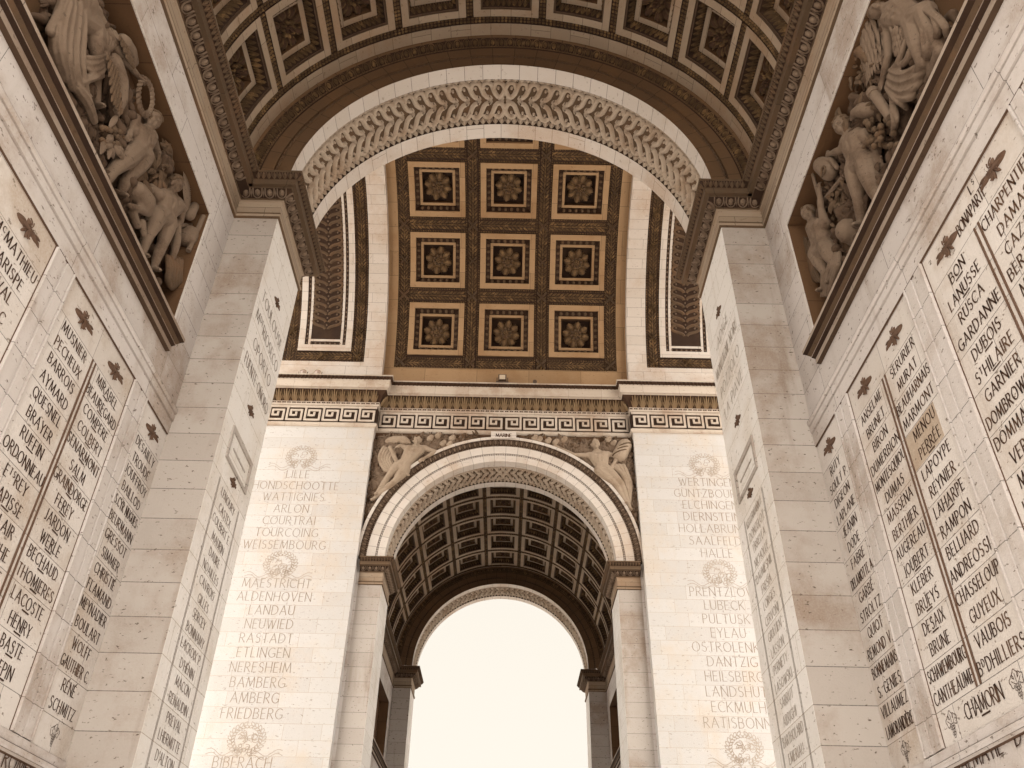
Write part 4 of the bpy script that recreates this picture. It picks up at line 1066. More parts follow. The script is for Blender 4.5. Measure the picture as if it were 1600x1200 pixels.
def make_relief_b(sx):
    t = thing('relief_sculpture', 'carved relief of a winged Victory, a boy and sun shield above the MASSENA panel', 'relief', 'sculpted reliefs above the name panels')
    mb = MB(); mb.box(sx * (A + .415), sx * (A + .44), RY0, RY1, RZ0, RZ1); mb.build('background_slab', 'recess', t)
    out = Vector((-sx, 0, 0)); W = lambda u, v, d=.16: at(u, v, 0, sx * (A + d)); rr = random.Random(11)
    trophy_mass(t, sx, -15.3, -11.35, 9.95, 12.3, random.Random(19), 210)
    body(t, dict(head=W(1372, 16, .12), neck=W(1384, 12, .14), chest=W(1400, 18, .14), belly=W(1420, 28, .14), shl=W(1388, 36, .12), shr=W(1412, -6, .16), hipl=W(1430, 42, .14), hipr=W(1446, 20, .16),
                 ell=W(1388, 88, .1), hal=W(1378, 128, .12), knl=W(1442, 98, .04), fol=W(1420, 150, .18), knr=W(1470, 80, .1), **{'for': W(1440, 150, .2)}), 1.15, out=out)
    cur = []
    for (a, b, c, d, r) in (((1392, 110), (1410, 116), (1430, 108), (1448, 88), .05), ((1390, 120), (1410, 128), (1434, 120), (1452, 100), .055), ((1388, 130), (1408, 142), (1428, 138), (1444, 120), .055), ((1386, 136), (1398, 152), (1408, 160), (1416, 168), .05),
                            ((1394, 138), (1408, 152), (1424, 152), (1434, 140), .05), ((1440, 30), (1430, 60), (1420, 90), (1402, 110), .05), ((1424, 40), (1414, 70), (1404, 96), (1394, 108), .04), ((1450, 10), (1462, 30), (1466, 50), (1462, 66), .05),
                            ((1440, 14), (1458, 22), (1476, 40), (1480, 58), .045), ((1444, 26), (1450, 60), (1452, 80), (1446, 100), .08), ((1388, 20), (1392, 40), (1398, 60), (1396, 80), .03), ((1394, 16), (1400, 36), (1404, 52), (1400, 70), .03), ((1402, 16), (1410, 34), (1414, 50), (1408, 66), .03),
                            ((1394, 146), (1396, 170), (1398, 190), (1396, 204), .045), ((1398, 150), (1401, 175), (1402, 190), (1400, 200), .03)):
        cur.append(([W(*a, .12), W(*b, .06), W(*c, .05), W(*d, .12)], [r * .85, r, r, r * .8]))
    fold_cloth(t, 'robe', cur)
    wing(t, W(1366, 30, .22), W(1372, 128, .2), .26, out); wing(t, W(1418, 48, .16), W(1412, 96, .16), .14, out, rows=4)
    # lion's head with its mane
    mb = MB()
    for k in range(70):
        p = W(1344 + rr.uniform(-16, 18), 104 + rr.uniform(-26, 30), rr.uniform(.08, .26)); q = p + Vector((0, rr.uniform(-.06, .06), rr.uniform(-.12, -.02))); capsule(mb, p, q, .035, .02, 6)
    chain(mb, [W(1334, 82, .12), W(1346, 80, .1), W(1356, 94, .1)], [.07, .09, .06]); fuse(mb, 'lion_mane', 'carve', t, .014, 1)
    mb = MB(); tube(mb, [W(1362, 142, .08), W(1392, 184, .1)], [.075, .065], 12, cap=True); tube(mb, [W(1363, 143, .08), W(1366, 148, .08)], .085, 12, cap=True); mb.build('cannon_barrel', 'figure', t)
    mb = MB(); chain(mb, [W(1362, 172, .16), W(1348, 172, .1), W(1336, 176, .06), W(1330, 187, .08)], [.12, .11, .07, .025]); fuse(mb, 'eagle_head', 'figure', t, .016, 2)
    mb = MB()
    for k in range(34):
        p = W(rr.uniform(1350, 1402), rr.uniform(186, 232), rr.uniform(.05, .2)); capsule(mb, p, p + Vector((0, .01, .01)), .05, .045, 8)
    mb.build('fruit', 'carve', t)
    mb = MB()
    for k in range(30): leaf_on(mb, W(rr.uniform(1338, 1376), rr.uniform(140, 214), rr.uniform(.1, .3)), (0, rr.uniform(-1, 1), rr.uniform(-1, .4)), out, rr.uniform(.16, .3), .05, .05)
    mb.build('trophy_leaves', 'carve', t)
    # nude seen from behind, with crested helmet
    body(t, dict(head=W(1317, 196, .12), neck=W(1324, 208, .14), chest=W(1336, 222, .13), belly=W(1341, 242, .13), shl=W(1324, 224, .13), shr=W(1350, 212, .14), hipl=W(1338, 262, .12), hipr=W(1354, 256, .12),
                 ell=W(1312, 236, .08), hal=W(1298, 240, .1), elr=W(1366, 228, .18), har=W(1372, 244, .2), knl=W(1341, 306, .08), fol=W(1345, 350, .14), knr=W(1364, 296, .08), **{'for': W(1380, 326, .16)}), 1.34, out=out)
    mb = MB()
    for k in range(16): leaf_on(mb, W(1310 + k, 190 - 6 * sin(k / 5), .1), (0, -.3 + .05 * k, .7 - .08 * k), out, .22, .03, .05)
    mb.build('helmet_crest', 'carve', t)
    mb = MB(); capsule(mb, W(1284, 258, .12), W(1296, 268, .12), .14, .15, 12); chain(mb, [W(1272, 262, .14), W(1282, 250, .1), W(1300, 250, .1), W(1308, 262, .12)], [.03, .05, .05, .04])
    o = fuse(mb, 'ram_head', 'figure', t, .016, 2); mb = MB(); c0 = W(1287, 268, -.02)
    tube(mb, [c0 + Vector((0, (.11 - .016 * q) * cos(q * 1.1), (.11 - .016 * q) * sin(q * 1.1))) for q in lin(0, 6, 22)], .02, 6); mb.build('horn', 'carve', o)
    # ornate standard behind
    mb = MB(); P0, P1 = W(1312, 286, .22), W(1318, 352, .22)
    for s in (-1, 1): tube(mb, [P0 + Vector((0, s * .12, 0)), P1 + Vector((0, s * .12, 0))], .035, 6, cap=True)
    for k in range(60):
        p = W(rr.uniform(1288, 1326), rr.uniform(278, 352), rr.uniform(.14, .32)); leaf_on(mb, p, (0, rr.uniform(-1, 1), rr.uniform(-1, 1)), out, rr.uniform(.08, .2), .04, .05)
    mb.build('standard', 'carve', t)
    mb = MB(); tube(mb, [W(1324, 268, .12), W(1288, 312, .18)], .035, 8, cap=True); mb.build('baton', 'figure', t)
    # boy raising a spear
    body(t, dict(head=W(1263, 333, .14), neck=W(1268, 344, .15), chest=W(1278, 357, .13), belly=W(1284, 376, .13), shl=W(1268, 354, .14), shr=W(1289, 350, .12), hipl=W(1276, 396, .12), hipr=W(1294, 390, .12),
                 elr=W(1283, 326, .1), har=W(1281, 302, .08), knl=W(1290, 424, .1), fol=W(1286, 452, .14), knr=W(1306, 412, .1), **{'for': W(1300, 440, .16)}), 1.16, out=out)
    mb = MB(); tube(mb, [W(1268, 266, .1), W(1286, 330, .12)], .03, 7, cap=True); mb.build('spear', 'figure', t)
    cur = [([W(1256 + k * 5, 372 + k * 2, .24), W(1262 + k * 5, 400, .22), W(1266 + k * 4, 424, .2), W(1272 + k * 5, 440, .2)], [.04, .05, .045, .03]) for k in range(4)]
    fold_cloth(t, 'loose_cloth', cur, 'carve')
    cur = [([W(1296 + k * 5, 396, .12), W(1298 + k * 4, 414, .06), W(1292 + k * 4, 436, .1), W(1284 + k * 4, 462, .16)], [.04, .05, .05, .03]) for k in range(4)]
    fold_cloth(t, 'trophy_cloth', cur, 'figure')
    mb = MB(); c0 = W(1331, 360, .26); capsule(mb, c0, c0 + out * .04, .24, .2, 18)
    o = fuse(mb, 'sun_shield', 'figure', t, .02, 2); mb = MB()
    for k in range(40):
        a = 2 * pi * k / 40; leaf_on(mb, c0 + Vector((0, .22 * cos(a), .22 * sin(a))) + out * .0, (0, cos(a), sin(a)), out, .24, .03, .06)
    mb.build('ray', 'carve', o)
    return t

# ------------------------------------------------------------------ great hall
def hall_entab(path, side, parent, yflip=1, first=0.0, last=0.0, flipkey=False, split=False):
    pr = [(0, 19.94), (.03, 19.95), (.07, 19.99), (.085, 20.03), (.085, 20.09), (.04, 20.12), (.03, 20.13), (.03, 20.26), (.03, 20.94), (.05, 20.95), (.075, 20.97), (.075, 21.03), (.06, 21.04), (.06, 21.10),
          (.09, 21.12), (.12, 21.25), (.20, 21.42), (.36, 21.56), (.40, 21.58), (.40, 21.605), (.46, 21.605), (.46, 21.94), (.48, 21.95), (.49, 21.98), (.56, 22.10), (.585, 22.11), (.585, ZC), (0, ZC + .02)]
    mb = MB(); sweep(mb, path, pr, side, mis={12: 1, 14: 1, 15: 1, 16: 1, 23: 1}); o = mb.build('entablature_body', ['hallm', 'dark'], parent)
    ke, ac, bd, cr, gr = MB(), MB(), MB(), MB(), MB()
    maps = seg_maps(path, side)
    for i, (mp, L) in enumerate(maps):
        a = -.02 if i else first; b = L + .02 if i < len(maps) - 1 else L - last
        gr.add([mp(a - .02, 20.15, .034), mp(b + .02, 20.15, .034), mp(b + .02, 20.92, .034), mp(a - .02, 20.92, .034)], [(0, 1, 2, 3)])
        if split:
            m_ = (a + b) / 2
            key_row(ke, mp, a, m_, 20.19, 20.88, .70, .07, .043, False); key_row(ke, mp, m_, b, 20.19, 20.88, .70, .07, .043, True)
        elif L > 1: key_row(ke, mp, a, b, 20.19, 20.88, .70, .07, .043, flipkey)
        acanthus_row(ac, mp, a, b, 21.12, .09, 21.56, .36, .33, sg=1)
        bead_row(bd, mp, a, b, 21.07, .06, .03, .20)
        leaf_row(cr, mp, a - (.4 if i else 0), b + (.4 if i < len(maps) - 1 else 0), 22.10, .56, 21.97, .485, .15, sg=-1)
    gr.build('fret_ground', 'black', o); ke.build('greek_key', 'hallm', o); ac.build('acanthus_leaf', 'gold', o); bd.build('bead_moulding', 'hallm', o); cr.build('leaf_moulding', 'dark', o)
    return o

LEFT_B = ['LILLE', 'HONDSCHOOTTE', 'WATTIGNIES', 'ARLON', 'COURTRAI', 'TOURCOING', 'WEISSEMBOURG', None, None, 'MAESTRICHT', 'ALDENHOVEN', 'LANDAU', 'NEUWIED', 'RASTADT', 'ETLINGEN', 'NERESHEIM', 'BAMBERG', 'AMBERG', 'FRIEDBERG', None, None, 'BIBERACH', 'ALTENKIRCHEN']
RIGHT_B = ['WERTINGEN', 'GUNTZBOURG', 'ELCHINGEN', 'DIERNSTEIN', 'HOLLABRUNN', 'SAALFELD', 'HALLE', None, None, 'PRENTZLOW', 'LUBECK', 'PULTUSK', 'EYLAU', 'OSTROLENKA', 'DANTZIG', 'HEILSBERG', 'LANDSHUT', 'ECKMULH', 'RATISBONNE', None, None, 'ESSLING', 'WAGRAM']
def make_pilaster(sx, label, names):
    t = thing('pilaster', label, 'pilaster', 'inscribed pilasters of the great hall')
    mb = MB(); mb.box(sx * XP, sx * FX, YP, YH, 0, 19.96); mb.build('shaft', 'hall', t)
    mb = MB(); mb.box(sx * XP, sx * FX, YP + .01, YH + .4, 19.96, ZC); mb.build('entablature_core', 'hall', t)
    path = [(sx * FX, YP), (sx * XP, YP), (sx * XP, YH)]
    hall_entab(path, -1 if sx < 0 else 1, t, first=.1, last=.06, flipkey=False)
    f = lambda u, v, h: (u, YP - .001 - h, v); xc = sx * 7.835; rg = random.Random(5)
    for i, n in enumerate(names):
        if n is None: continue
        z = 17.75 - .4905 * i; mb = MB()
        write(mb, f, n, xc, z - .165, .32, 4.4, .024, gap=.27, stretch=.92, thin=.6); mb.build('battle_name', 'fade', t)
    for z in (18.45, 13.98, 8.08): emblem_wreath('wreath_emblem', (lambda z: lambda x, y, h: f(xc + x, z + .06 + y, h))(z), 1.12, t, rg)
    return t

def make_hall_wall(label, near=False):
    t = thing('arch_wall', label, 'wall'); t['kind'] = 'thing'
    mb = MB(); R = A + .0; n = 48
    zt = ZC + .3; x1 = FX
    for sx in (-1, 1):
        mb.box(sx * A, sx * FX, YH, YI, ZI + .05, ZS + .2)
    arc = [(R * cos(a), ZS + R * sin(a)) for a in lin(0, pi, n)]
    top = []
    for (x, z) in arc:
        top.append((x, zt))
    for yy in (YH, YI):
        pts = [[(x, yy, z) for x, z in arc], [(x, yy, z) for x, z in top]]
        mb.grid(pts, [[(x, z) for x, z in arc], [(x, z) for x, z in top]], False)
    for sx in (-1, 1):
        for yy in (YH, YI): mb.add([(sx * R, yy, ZS), (sx * FX, yy, ZS), (sx * FX, yy, zt), (sx * R, yy, zt)], [(0, 1, 2, 3)])
    mb.grid([[(x, YH, z) for x, z in arc], [(x, YI, z) for x, z in arc]], None, False)
    mb.add([(-FX, YH, zt), (FX, YH, zt), (FX, YI, zt), (-FX, YI, zt)], [(0, 1, 2, 3)])
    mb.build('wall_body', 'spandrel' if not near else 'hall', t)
    return t

GROW, GPX = radians(22.8), 3.03
def coffer_great():
    mp = cyl_x(RG, 0); uc = pi * RG / 2; H = 1.19
    S = lambda d, w_: (H - d, H - d, w_)
    mb = MB()
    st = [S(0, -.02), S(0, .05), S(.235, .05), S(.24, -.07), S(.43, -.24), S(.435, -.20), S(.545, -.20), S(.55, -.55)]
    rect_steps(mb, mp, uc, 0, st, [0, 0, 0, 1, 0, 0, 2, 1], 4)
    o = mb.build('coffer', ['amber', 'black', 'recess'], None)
    mb = MB()
    for fm, hl in side_frames(mp, uc, 0, H - .24, H - .24):
        n = 6; p = 2 * (hl - .16) / n
        for k in range(n + 1):
            fn, L = sl(fm, -hl + .16 + k * p, .19, -.24, 0, -.07, -1)
            if k < n:
                f2, _ = sl(fm, -hl + .16 + (k + .5) * p, .19, -.24, 0, -.07, -1); dome(mb, f2, L * .12, L * .9, .075, .085, 5, 5, 'egg', mi=0)
            for d in (-.06, 0, .06): dome(mb, (lambda fn, d: lambda du, t, h: fn(du + d, t, h))(fn, d), 0, L * .96, .02, .035, 3, 2, 'leaf', mi=1)
    mb.build('bead_moulding', ['carve', 'dark'], o)
    mb = MB(); rosette(mb, mp, uc, 0, -.55, .59, .34, random.Random(2)); mb.build('rosette', ['rose', 'carve'], o)
    return o

def make_great_vault():
    t = thing('great_vault', 'dark coffered great vault with large rosettes and laurel bands, high over the far arch', 'coffered vault')
    mp = cyl_x(RG, ZC); rg = random.Random(21)
    mb = MB(); strip(mb, cyl_x(RG + .9, ZC), arc_us(RG, 60), [(-FX, 0), (FX, 0)]); mb.build('vault_back', 'recess', t)
    t0, t1 = radians(8.1), radians(180 - 8.1); EDGE = 4.74
    mb = MB(); us = arc_us(RG, 80)
    for s in (-1, 1): strip(mb, mp, us, [(s * (XP + .02), 0), (s * EDGE, 0)])
    for a, b in ((0, t0), (t1, pi)): strip(mb, mp, lin(a * RG, b * RG, 5), [(-EDGE, 0), (EDGE, 0)])
    vis = radians(90 + 22.8 * .5 + 3)
    strip(mb, mp, lin(vis * RG, t1 * RG, 30), [(-EDGE, 0), (EDGE, 0)])
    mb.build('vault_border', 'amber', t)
    # laurel bands: four run up the vault, the others across
    bed = MB(); H = 1.19
    for xa, xb in ((-EDGE, -GPX - H), (-GPX + H, -H), (H, GPX - H), (GPX + H, EDGE)): strip(bed, mp, lin(t0 * RG, vis * RG, 60), [(xa, -.03), (xb, -.03)])
    hA = H / RG
    for xc in (-GPX, 0, GPX):
        prev = t0
        for k in range(3, -1, -1):
            strip(bed, mp, lin(prev * RG, (pi / 2 - GROW * k - hA) * RG, 4), [(xc - H, -.03), (xc + H, -.03)]); prev = pi / 2 - GROW * k + hA
        strip(bed, mp, lin(prev * RG, vis * RG, 4), [(xc - H, -.03), (xc + H, -.03)])
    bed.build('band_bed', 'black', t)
    for xc, hw in ((-1.515, .325), (1.515, .325), (-4.48, .26), (4.48, .26)):
        mb = MB(); laurel_row(mb, mp, t0 * RG, vis * RG, xc, -.03, hw * .8, .17, rg, 0)
        for e in (-1, 1): bead_row(mb, mp, t0 * RG, vis * RG, xc + e * (hw - .05), -.02, .032, .105, False, mi=0)
        for k in range(8):
            ribbon_x(mb, mp, (radians(90 - 22.8 * (k - .5 if k < 5 else k - 5))) * RG if k < 5 else radians(90 - 22.8 * (k - 5)) * RG, xc, .2 if k < 5 else .15, .075, mi=1)
        mb.build('laurel_band', ['leaf2', 'carve'], t)
    for r in range(5):
        th = radians(90 - 22.8 * (r - .5)) if r < 4 else t0 + .26 / RG
        uc = th * RG
        if th > vis: continue
        hw = .33 if r < 4 else .26
        g = lambda u, v, w_: mp(uc + v, u, w_)
        for xa, xb in ((-4.22, -1.83), (-1.2, 1.2), (1.83, 4.22)):
            mb = MB(); laurel_row(mb, g, xa, xb, 0, -.03, hw * .8, .17, rg, 0)
            for e in (-1, 1): bead_row(mb, g, xa, xb, e * (hw - .05), -.02, .032, .105, False, mi=0)
            mb.build('laurel_band', ['leaf2', 'carve'], t)
    proto = coffer_great(); first = True
    for k in range(0, 4):
        for c in (-1, 0, 1):
            o = proto if first else copy_tree(proto, t)
            if first: o.parent = t; first = False
            o.location = (GPX * c, 0, ZC); o.rotation_euler = (-GROW * k, 0, 0)
    return t

def make_great_band(sx, label):
    t = thing('end_band', label, 'arch band', 'ornate end bands of the great vault')
    R = RD; mp0 = cyl_x(R, ZC)
    mp = lambda u, v, w: mp0(u, sx * v, w)
    us = arc_us(R, 80); vis = radians(104); uv_ = lin(radians(11.9) * R, vis * R, 50)
    xm = 7.69
    mb = MB()
    strip(mb, mp, us, [(XP, -.9), (XP, 0), (5.97, 0)]); strip(mb, mp, us, [(2 * xm - 5.97, 0), (FX, 0), (FX, -.9)])
    strip(mb, mp, lin(0, radians(8.2) * R, 4), [(5.97, 0), (2 * xm - 5.97, 0)]); strip(mb, mp, lin(vis * R, pi * R, 30), [(5.97, 0), (2 * xm - 5.97, 0)])
    mb.build('plain_border', 'band', t)
    rg = random.Random(31); a0 = radians(8.2) * R; a1 = radians(12.0) * R; a2 = radians(14.3) * R; a3 = radians(15.6) * R; ue = vis * R
    bed = MB(); strip(bed, mp, lin(a0, ue, 60), [(5.97, -.03), (2 * xm - 5.97, -.03)]); bed.build('band_bed', 'black', t)
    for s in (-1, 1):
        xa = xm + s * (xm - 6.27); mb = MB()
        laurel_row(mb, mp, a0, ue, xa, -.03, .22, .16, rg)
        for e in (-1, 1): bead_row(mb, mp, a0, ue, xa + e * .25, -.02, .032, .105, False)
        for k in range(7): ribbon_x(mb, mp, a1 + .9 + k * 1.35, xa, .16, .07)
        mb.build('laurel_band', 'leaf2', t)
    g = lambda u, v, w: mp(a0 + .26 + v, u, w)
    mb = MB(); laurel_row(mb, g, 6.55, 2 * xm - 6.55, 0, -.03, .22, .16, rg)
    for e in (-1, 1): bead_row(mb, g, 6.0, 2 * xm - 6.0, e * .25, -.02, .032, .105, False)
    ribbon_x(mb, g, xm, 0, .16, .07); ribbon_x(mb, g, 6.27, 0, .16, .07); mb.build('laurel_band', 'leaf2', t)
    # raised frame
    x0, x1, x2, x3 = 6.56, 6.82, 6.96, 7.06
    mb = MB(); us2 = lin(a1, ue, 50); us3 = lin(a2, ue, 50)
    for s in (-1, 1):
        m = lambda v: xm + s * (xm - v)
        strip(mb, mp, us2, [(m(x0), -.03), (m(x0), .03), (m(x1), .03), (m(x1), -.06)])
        strip(mb, mp, us3, [(m(x2), -.06), (m(x2), -.01), (m(x3), -.01), (m(x3), -.12)])
    strip(mb, mp, [a1, a1 + .001, a2], [(x1, .03), (2 * xm - x1, .03)]); strip(mb, mp, [a3, a3 + .1], [(x3, -.01), (2 * xm - x3, -.01)])
    mb.build('frame', 'band', t)
    mb = MB()
    for s in (-1, 1):
        v = xm + s * (xm - (x1 + x2) / 2); strip(mb, mp, us3, [(v - .07, -.06), (v + .07, -.06)], mi=1); bead_row(mb, mp, a2, ue, v, -.05, .05, .2, True)
    strip(mb, mp, [a2, a3], [(x1, -.06), (2 * xm - x1, -.06)], mi=1); bead_row(mb, lambda u, v, w: mp((a2 + a3) / 2 + v, u, w), x2, 2 * xm - x2, 0, -.05, .05, .2, True)
    mb.build('bead_moulding', ['figure', 'black'], t)
    # guilloche
    mb = MB(); strip(mb, mp, lin(a3 + .1, ue, 60), [(x3, -.12), (2 * xm - x3, -.12)], mi=1)
    p = .32; hw = xm - x3; u = a3 + .75
    q_ = lambda u_, v_, w_: mp(u_, xm + v_, w_ - .12)
    while u < ue - .3:
        for s in (-1, 1):
            path = [(u + p * x, s * (.33 + .27 * y)) for x, y in STRAND]
            wbar(mb, q_, path, .10, .13, 5); wbar(mb, lambda a_, b_, c_: q_(a_, b_, c_ + .118), path[1:-1], .018, .025, 2)
            dome(mb, (lambda s: lambda du, t_, h: q_(u + p * .52 + du, s * .40 + t_, h))(s), -.065, .065, .06, .17, 3, 5, 'egg', mi=2)
            path = [(u + p * (-.5 + x), s * (.02 + .10 * y)) for x, y in STRAND]
            wbar(mb, q_, path, .07, .09, 4)
        dome(mb, lambda du, t_, h: q_(u + du, t_, h), -.065, .065, .06, .15, 3, 5, 'egg', mi=2)
        u += p
    for k in range(9):
        fn = (lambda k: lambda du, t_, h: q_(a3 + .12 + t_, -hw + (k + .5) * 2 * hw / 9 + du, h))(k); dome(mb, fn, 0, .5, .065, .09, 5, 3, 'leaf')
    mb.build('guilloche_band', ['carve', 'dark', 'figure'], t)
    return t

def make_spandrel(sx):
    left = sx < 0
    t = thing('spandrel_sculpture', 'small carved reclining youth with a lyre and trophies, left of the far arch crown' if left else 'small carved reclining youth with a drum and flowers, right of the far arch crown', 'relief', 'carved figures in the spandrels of the far arch')
    out = Vector((0, -1, 0)); W = lambda u, v, d=.12: at(u, v, 1, YH - d); rr = random.Random(8 if left else 9)
    if left:
        body(t, dict(head=W(652, 688, .16), neck=W(651, 696, .14), chest=W(646, 707, .16), belly=W(636, 721, .16), shl=W(636, 701, .13), shr=W(664, 701, .14), hipl=W(622, 728, .15), hipr=W(633, 735, .16),
                     elr=W(681, 706, .16), har=W(663, 716, .24), ell=W(626, 696, .12), hal=W(616, 702, .12), knl=W(607, 744, .2), fol=W(588, 772, .16), knr=W(617, 752, .2), **{'for': W(582, 781, .14)}), 1.75, .022, out, 'figpale')
        cur = [([W(600 + k * 4, 700 + k * 2), W(594 + k * 4, 716 + k), W(600 + k * 4, 732), W(606 + k * 2, 738)], [.1, .12, .1, .06]) for k in range(5)] + [([W(606 + k * 6, 690), W(618 + k * 6, 686), W(630 + k * 5, 692)], [.12, .12, .08]) for k in range(3)] + [([W(620, 742, .2), W(630, 738, .24), W(638, 742, .2)], [.08, .1, .06])]
        fold_cloth(t, 'drapery', cur, 'figpale', voxel=.024)
        mb = MB(); tube(mb, [W(609, 698, .26), W(620, 722, .26)], .09, 6, cap=True)
        for k in range(7): tube(mb, [W(594 + k * 3, 709 + k, .16), W(600 + k * 3, 730, .16)], .03, 5)
        mb.build('lyre', 'figpale', t)
        spots = [(596, 740), (590, 750), (586, 762), (580, 776), (578, 790), (574, 802), (590, 688), (676, 690), (684, 700), (690, 690), (700, 690), (712, 688), (726, 684), (742, 682)]
        bls = [(672, 686), (684, 682), (706, 686), (702, 696), (692, 694)]
    else:
        body(t, dict(head=W(930, 694, .16), neck=W(932, 704, .14), chest=W(936, 716, .16), belly=W(939, 727, .16), shl=W(920, 712, .14), shr=W(949, 710, .14), hipl=W(936, 736, .16), hipr=W(949, 735, .15),
                     ell=W(897, 711, .16), hal=W(874, 700, .14), elr=W(966, 713, .16), har=W(957, 727, .2), knl=W(962, 757, .2), fol=W(978, 785, .16), knr=W(971, 756, .18), **{'for': W(985, 796, .14)}), 1.75, .022, out, 'figpale')
        mb = MB(); capsule(mb, W(968, 712, .14), W(976, 697, .14), .30, .30, 16); o = fuse(mb, 'drum', 'figpale', t, .03, 1)
        mb = MB()
        for f_ in (.15, .5, .85): tube(mb, [W(968 + 8 * f_, 712 - 15 * f_, .14) + Vector((.33 * cos(a), -.33 * sin(a) * .9, .12 * cos(a))) for a in lin(0, pi, 9)], .03, 5)
        mb.build('drum_hoop', 'carve', o)
        cur = [([W(956 + k * 6, 728), W(972 + k * 4, 742 + k * 4), W(978 + k * 2, 760 + k * 5), W(984, 780 + k * 3)], [.1, .1, .09, .05]) for k in range(4)] + [([W(938, 742, .22), W(950, 744, .26), W(962, 748, .2)], [.08, .1, .06])]
        fold_cloth(t, 'drapery', cur, 'figpale', voxel=.024)
        spots = [(858, 692), (848, 689), (838, 687), (826, 685), (890, 694), (900, 698), (910, 700), (884, 690), (978, 740), (984, 752), (986, 770), (990, 784), (992, 798), (990, 812), (950, 690), (960, 690), (940, 748)]
        bls = [(868, 692), (881, 688), (842, 688), (835, 686), (856, 690), (958, 694), (950, 688)]
    mb = MB(); lv = MB(); k = 0; sgx = -1 if left else 1
    while k < 230:
        x, z = sgx * rr.uniform(.6, 5.1), rr.uniform(15.2, 19.68)
        if hypot(x, z - ZS) < 5.36: continue
        k += 1; p = Vector((x, YH - rr.uniform(.0, .07), z)); a = rr.uniform(0, 6.3); d = Vector((cos(a), 0, sin(a))); L = rr.uniform(.15, .4)
        chain(mb, [p, p + d * L * .5 + out * .05, p + d * L], [.05, .09, .04], 6)
        for q in range(3): b = rr.uniform(0, 6.3); leaf_on(lv, p + out * .06, (cos(b), 0, sin(b)), out, rr.uniform(.2, .36), .05, .06)
    fuse(mb, 'trophy_mass', 'figure', t, .028, 1); lv.build('trophy_foliage', 'figure', t)
    mb = MB()
    for (u, v) in spots:
        for k in range(9): leaf_on(mb, W(u + rr.uniform(-8, 8), v + rr.uniform(-4, 4), rr.uniform(.02, .12)), (rr.uniform(-1, 1), 0, rr.uniform(-1, 1)), out, rr.uniform(.2, .4), .07, .07)
    mb.build('trophy_leaves', 'carve', t)
    for (u, v) in bls:
        mb = MB(); capsule(mb, W(u, v, .1), W(u + 2, v - 3, .16), .15, .11, 10); fuse(mb, 'trophy_ball', 'figpale', t, .03, 1)
    return t

# ------------------------------------------------------------------ assembly
PO = []
make_pier('pier', -1, -YI, -YH, 'tall near pier left of the opening, its jamb lettered with TOULOUSE', 1)
pl = bpy.data.objects['pier']; jamb_writing(pl, -1, JL)
prr = make_pier('pier', 1, -YI, -YH, 'tall near pier right of the opening, its jamb lettered with ADIGE', 1); jamb_writing(prr, 1, JR)
pfl = make_pier('pier', -1, YH, YI, 'far pier carrying the left foot of the far arch, beside LILLE')
pfr = make_pier('pier', 1, YH, YI, 'far pier carrying the right foot of the far arch, beside WERTINGEN')
pol = make_pier('pier', -1, YO1, YO2, 'dark farthest pier against the open sky, left of the bright opening')
por = make_pier('pier', 1, YO1, YO2, 'dark farthest pier against the open sky, right of the bright opening')
bl_ = make_pier('pier', -1, -YO2, -YO1, 'outer pier beside the viewer, on the left, out of the picture')
br_ = make_pier('pier', 1, -YO2, -YO1, 'outer pier beside the viewer, on the right, out of the picture')

arch1 = make_arch('arch', -YI, -YH, 'near ring arch with a double guilloche under its soffit, framing the great vault', 1)
a2 = copy_tree(arch1); a2.rotation_euler = (0, 0, pi); a2['label'] = 'far ring arch with egg moulded archivolt between the two reclining figures'
a3 = copy_tree(arch1); a3.location = (0, 11.92 + .005 + 17.32 - .0, 0)
a3.location = (0, YO2 + YH, 0); a3['label'] = 'farthest ring arch, dark faced, round the bright open sky'
a4 = copy_tree(arch1); a4.rotation_euler = (0, 0, pi); a4.location = (0, -YO2 - YH, 0); a4['label'] = 'ring arch directly overhead at the outer end, out of the picture'

v1 = make_small_vault('small_vault', 'near coffered barrel vault overhead, its coffers holding dark rosettes', 3)
v2 = make_small_vault('small_vault', 'far small coffered barrel vault seen through the far arch', 5, True)

make_side_wall('side_wall', -1, 'left side wall with name panels reading MUSNIER and DESAILLY', wall_panels(LB))
make_side_wall('side_wall', 1, 'right side wall with name panels reading MASSENA and RUTY', wall_panels(RB))
w3 = make_side_wall('side_wall', -1, 'side wall inside the far passage, right of the bright opening'); w3.rotation_euler = (0, 0, pi)
w4 = make_side_wall('side_wall', 1, 'side wall inside the far passage, left of the bright opening'); w4.rotation_euler = (0, 0, pi)

ra = make_relief_a(-1); rb = make_relief_b(1)
rc = copy_tree(ra); rc.rotation_euler = (0, 0, pi); rc['label'] = 'dark sculpted relief glimpsed inside the far passage, right of the opening'
rd = copy_tree(rb); rd.rotation_euler = (0, 0, pi); rd['label'] = 'dark sculpted relief glimpsed inside the far passage, left of the opening'

make_pilaster(-1, 'broad bright pilaster lettered with LILLE, left of the far arch', LEFT_B)
make_pilaster(1, 'broad bright pilaster lettered with WERTINGEN, right of the far arch', RIGHT_B)
hw_ = make_hall_wall('far hall wall pierced by the small arch, dark behind the reclining figures')
hall_entab([(-XP, YH), (XP, YH)], -1, hw_, first=.1, last=.1, split=True)
hn = make_hall_wall('near hall wall above the near ring arch, facing away', True); hn.rotation_euler = (0, 0, pi)
make_spandrel(-1); make_spandrel(1)
make_great_vault()
make_great_band(-1, 'ornate guilloche band closing the great vault on the left')
make_great_band(1, 'ornate guilloche band closing the great vault on the right')

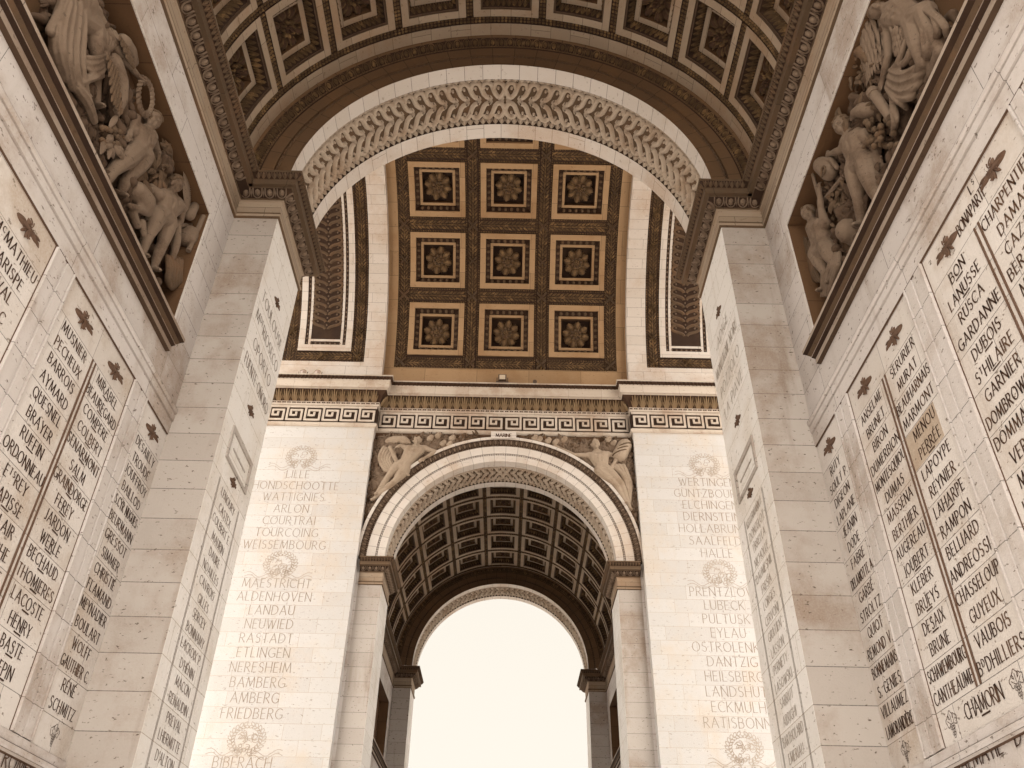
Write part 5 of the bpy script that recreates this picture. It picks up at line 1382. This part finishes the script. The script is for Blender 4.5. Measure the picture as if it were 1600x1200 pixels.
# MARINE plaque at the crown of the far arch
t = thing('plaque', 'small pale plaque reading MARINE at the crown of the far arch', 'plaque')
mb = MB(); mb.box(-.5, .5, YH - .30, YH - .02, 19.62, 19.93); mb.build('plate', 'band', t)
mb = MB(); write(mb, lambda u, v, h: (u, YH - .301 - h, v), 'MARINE', 0, 19.68, .14, .75, .03, thin=.7); mb.build('lettering', 'ink', t)
# round floodlights on the cornice
for x in (-8.33, -7.74):
    t = thing('floodlight', 'small round floodlight on the cornice, ' + ('nearer the left pier' if x < -8 else 'second from the left pier'), 'floodlight', 'round floodlights on the cornice', (x, 6.98, ZC + .01))
    def disc(r, y, n=20): return [(r * cos(a), y, .22 + .0 + r * sin(a)) for a in lin(0, 2 * pi, n)[:-1]]
    mb = MB(); mb.grid([disc(.02, .16), disc(.12, .15), disc(.165, .06), disc(.165, -.02)], None, True, True); mb.build('housing', 'metal', t)
    mb = MB(); mb.grid([disc(.165, -.02), disc(.17, -.035), disc(.15, -.04), disc(.15, -.025)], None, True, True); mb.build('bezel', 'grey', t)
    mb = MB(); mb.grid([disc(.15, -.024), disc(.09, -.045), disc(.01, -.052)], None, True, True); mb.build('lens', 'lens', t)
    mb = MB(); mb.box(-.19, -.17, -.02, .02, 0, .26); mb.box(.17, .19, -.02, .02, 0, .26); mb.box(-.19, .19, -.03, .03, .0, .02); mb.build('bracket', 'metal', t)
# projector in the middle of the cornice
t = thing('projector', 'boxy projector with a pale front panel, middle of the far cornice', 'projector', None, (-.11, 7.2, ZC + .01))
mb = MB(); mb.box(-.17, .17, -.1, .2, .12, .42); mb.build('housing', 'metal', t)
mb = MB(); mb.box(-.12, .12, -.115, -.098, .17, .38); mb.build('front_panel', 'grey', t)
mb = MB(); mb.box(-.26, .26, -.12, .2, 0, .05); mb.box(-.24, -.2, -.04, .04, .05, .3); mb.box(.2, .24, -.04, .04, .05, .3); mb.build('bracket', 'metal', t)
t = thing('lamp', 'small dark lamp on the far cornice, right of the projector', 'lamp', None, (1.24, 7.3, ZC + .01))
mb = MB(); mb.grid([[(r * cos(a), y, .2 + r * sin(a)) for a in lin(0, 2 * pi, 14)[:-1]] for r, y in ((.02, .15), (.07, .12), (.09, -.05), (.07, -.06), (.01, -.05))], None, True, True); mb.build('housing', 'metal', t)
mb = MB(); mb.box(-.02, .02, -.02, .02, 0, .13); mb.box(-.08, .08, -.05, .05, 0, .015); mb.build('bracket', 'metal', t)
for o in list(COFFER.children): bpy.data.objects.remove(o)
bpy.data.objects.remove(COFFER)
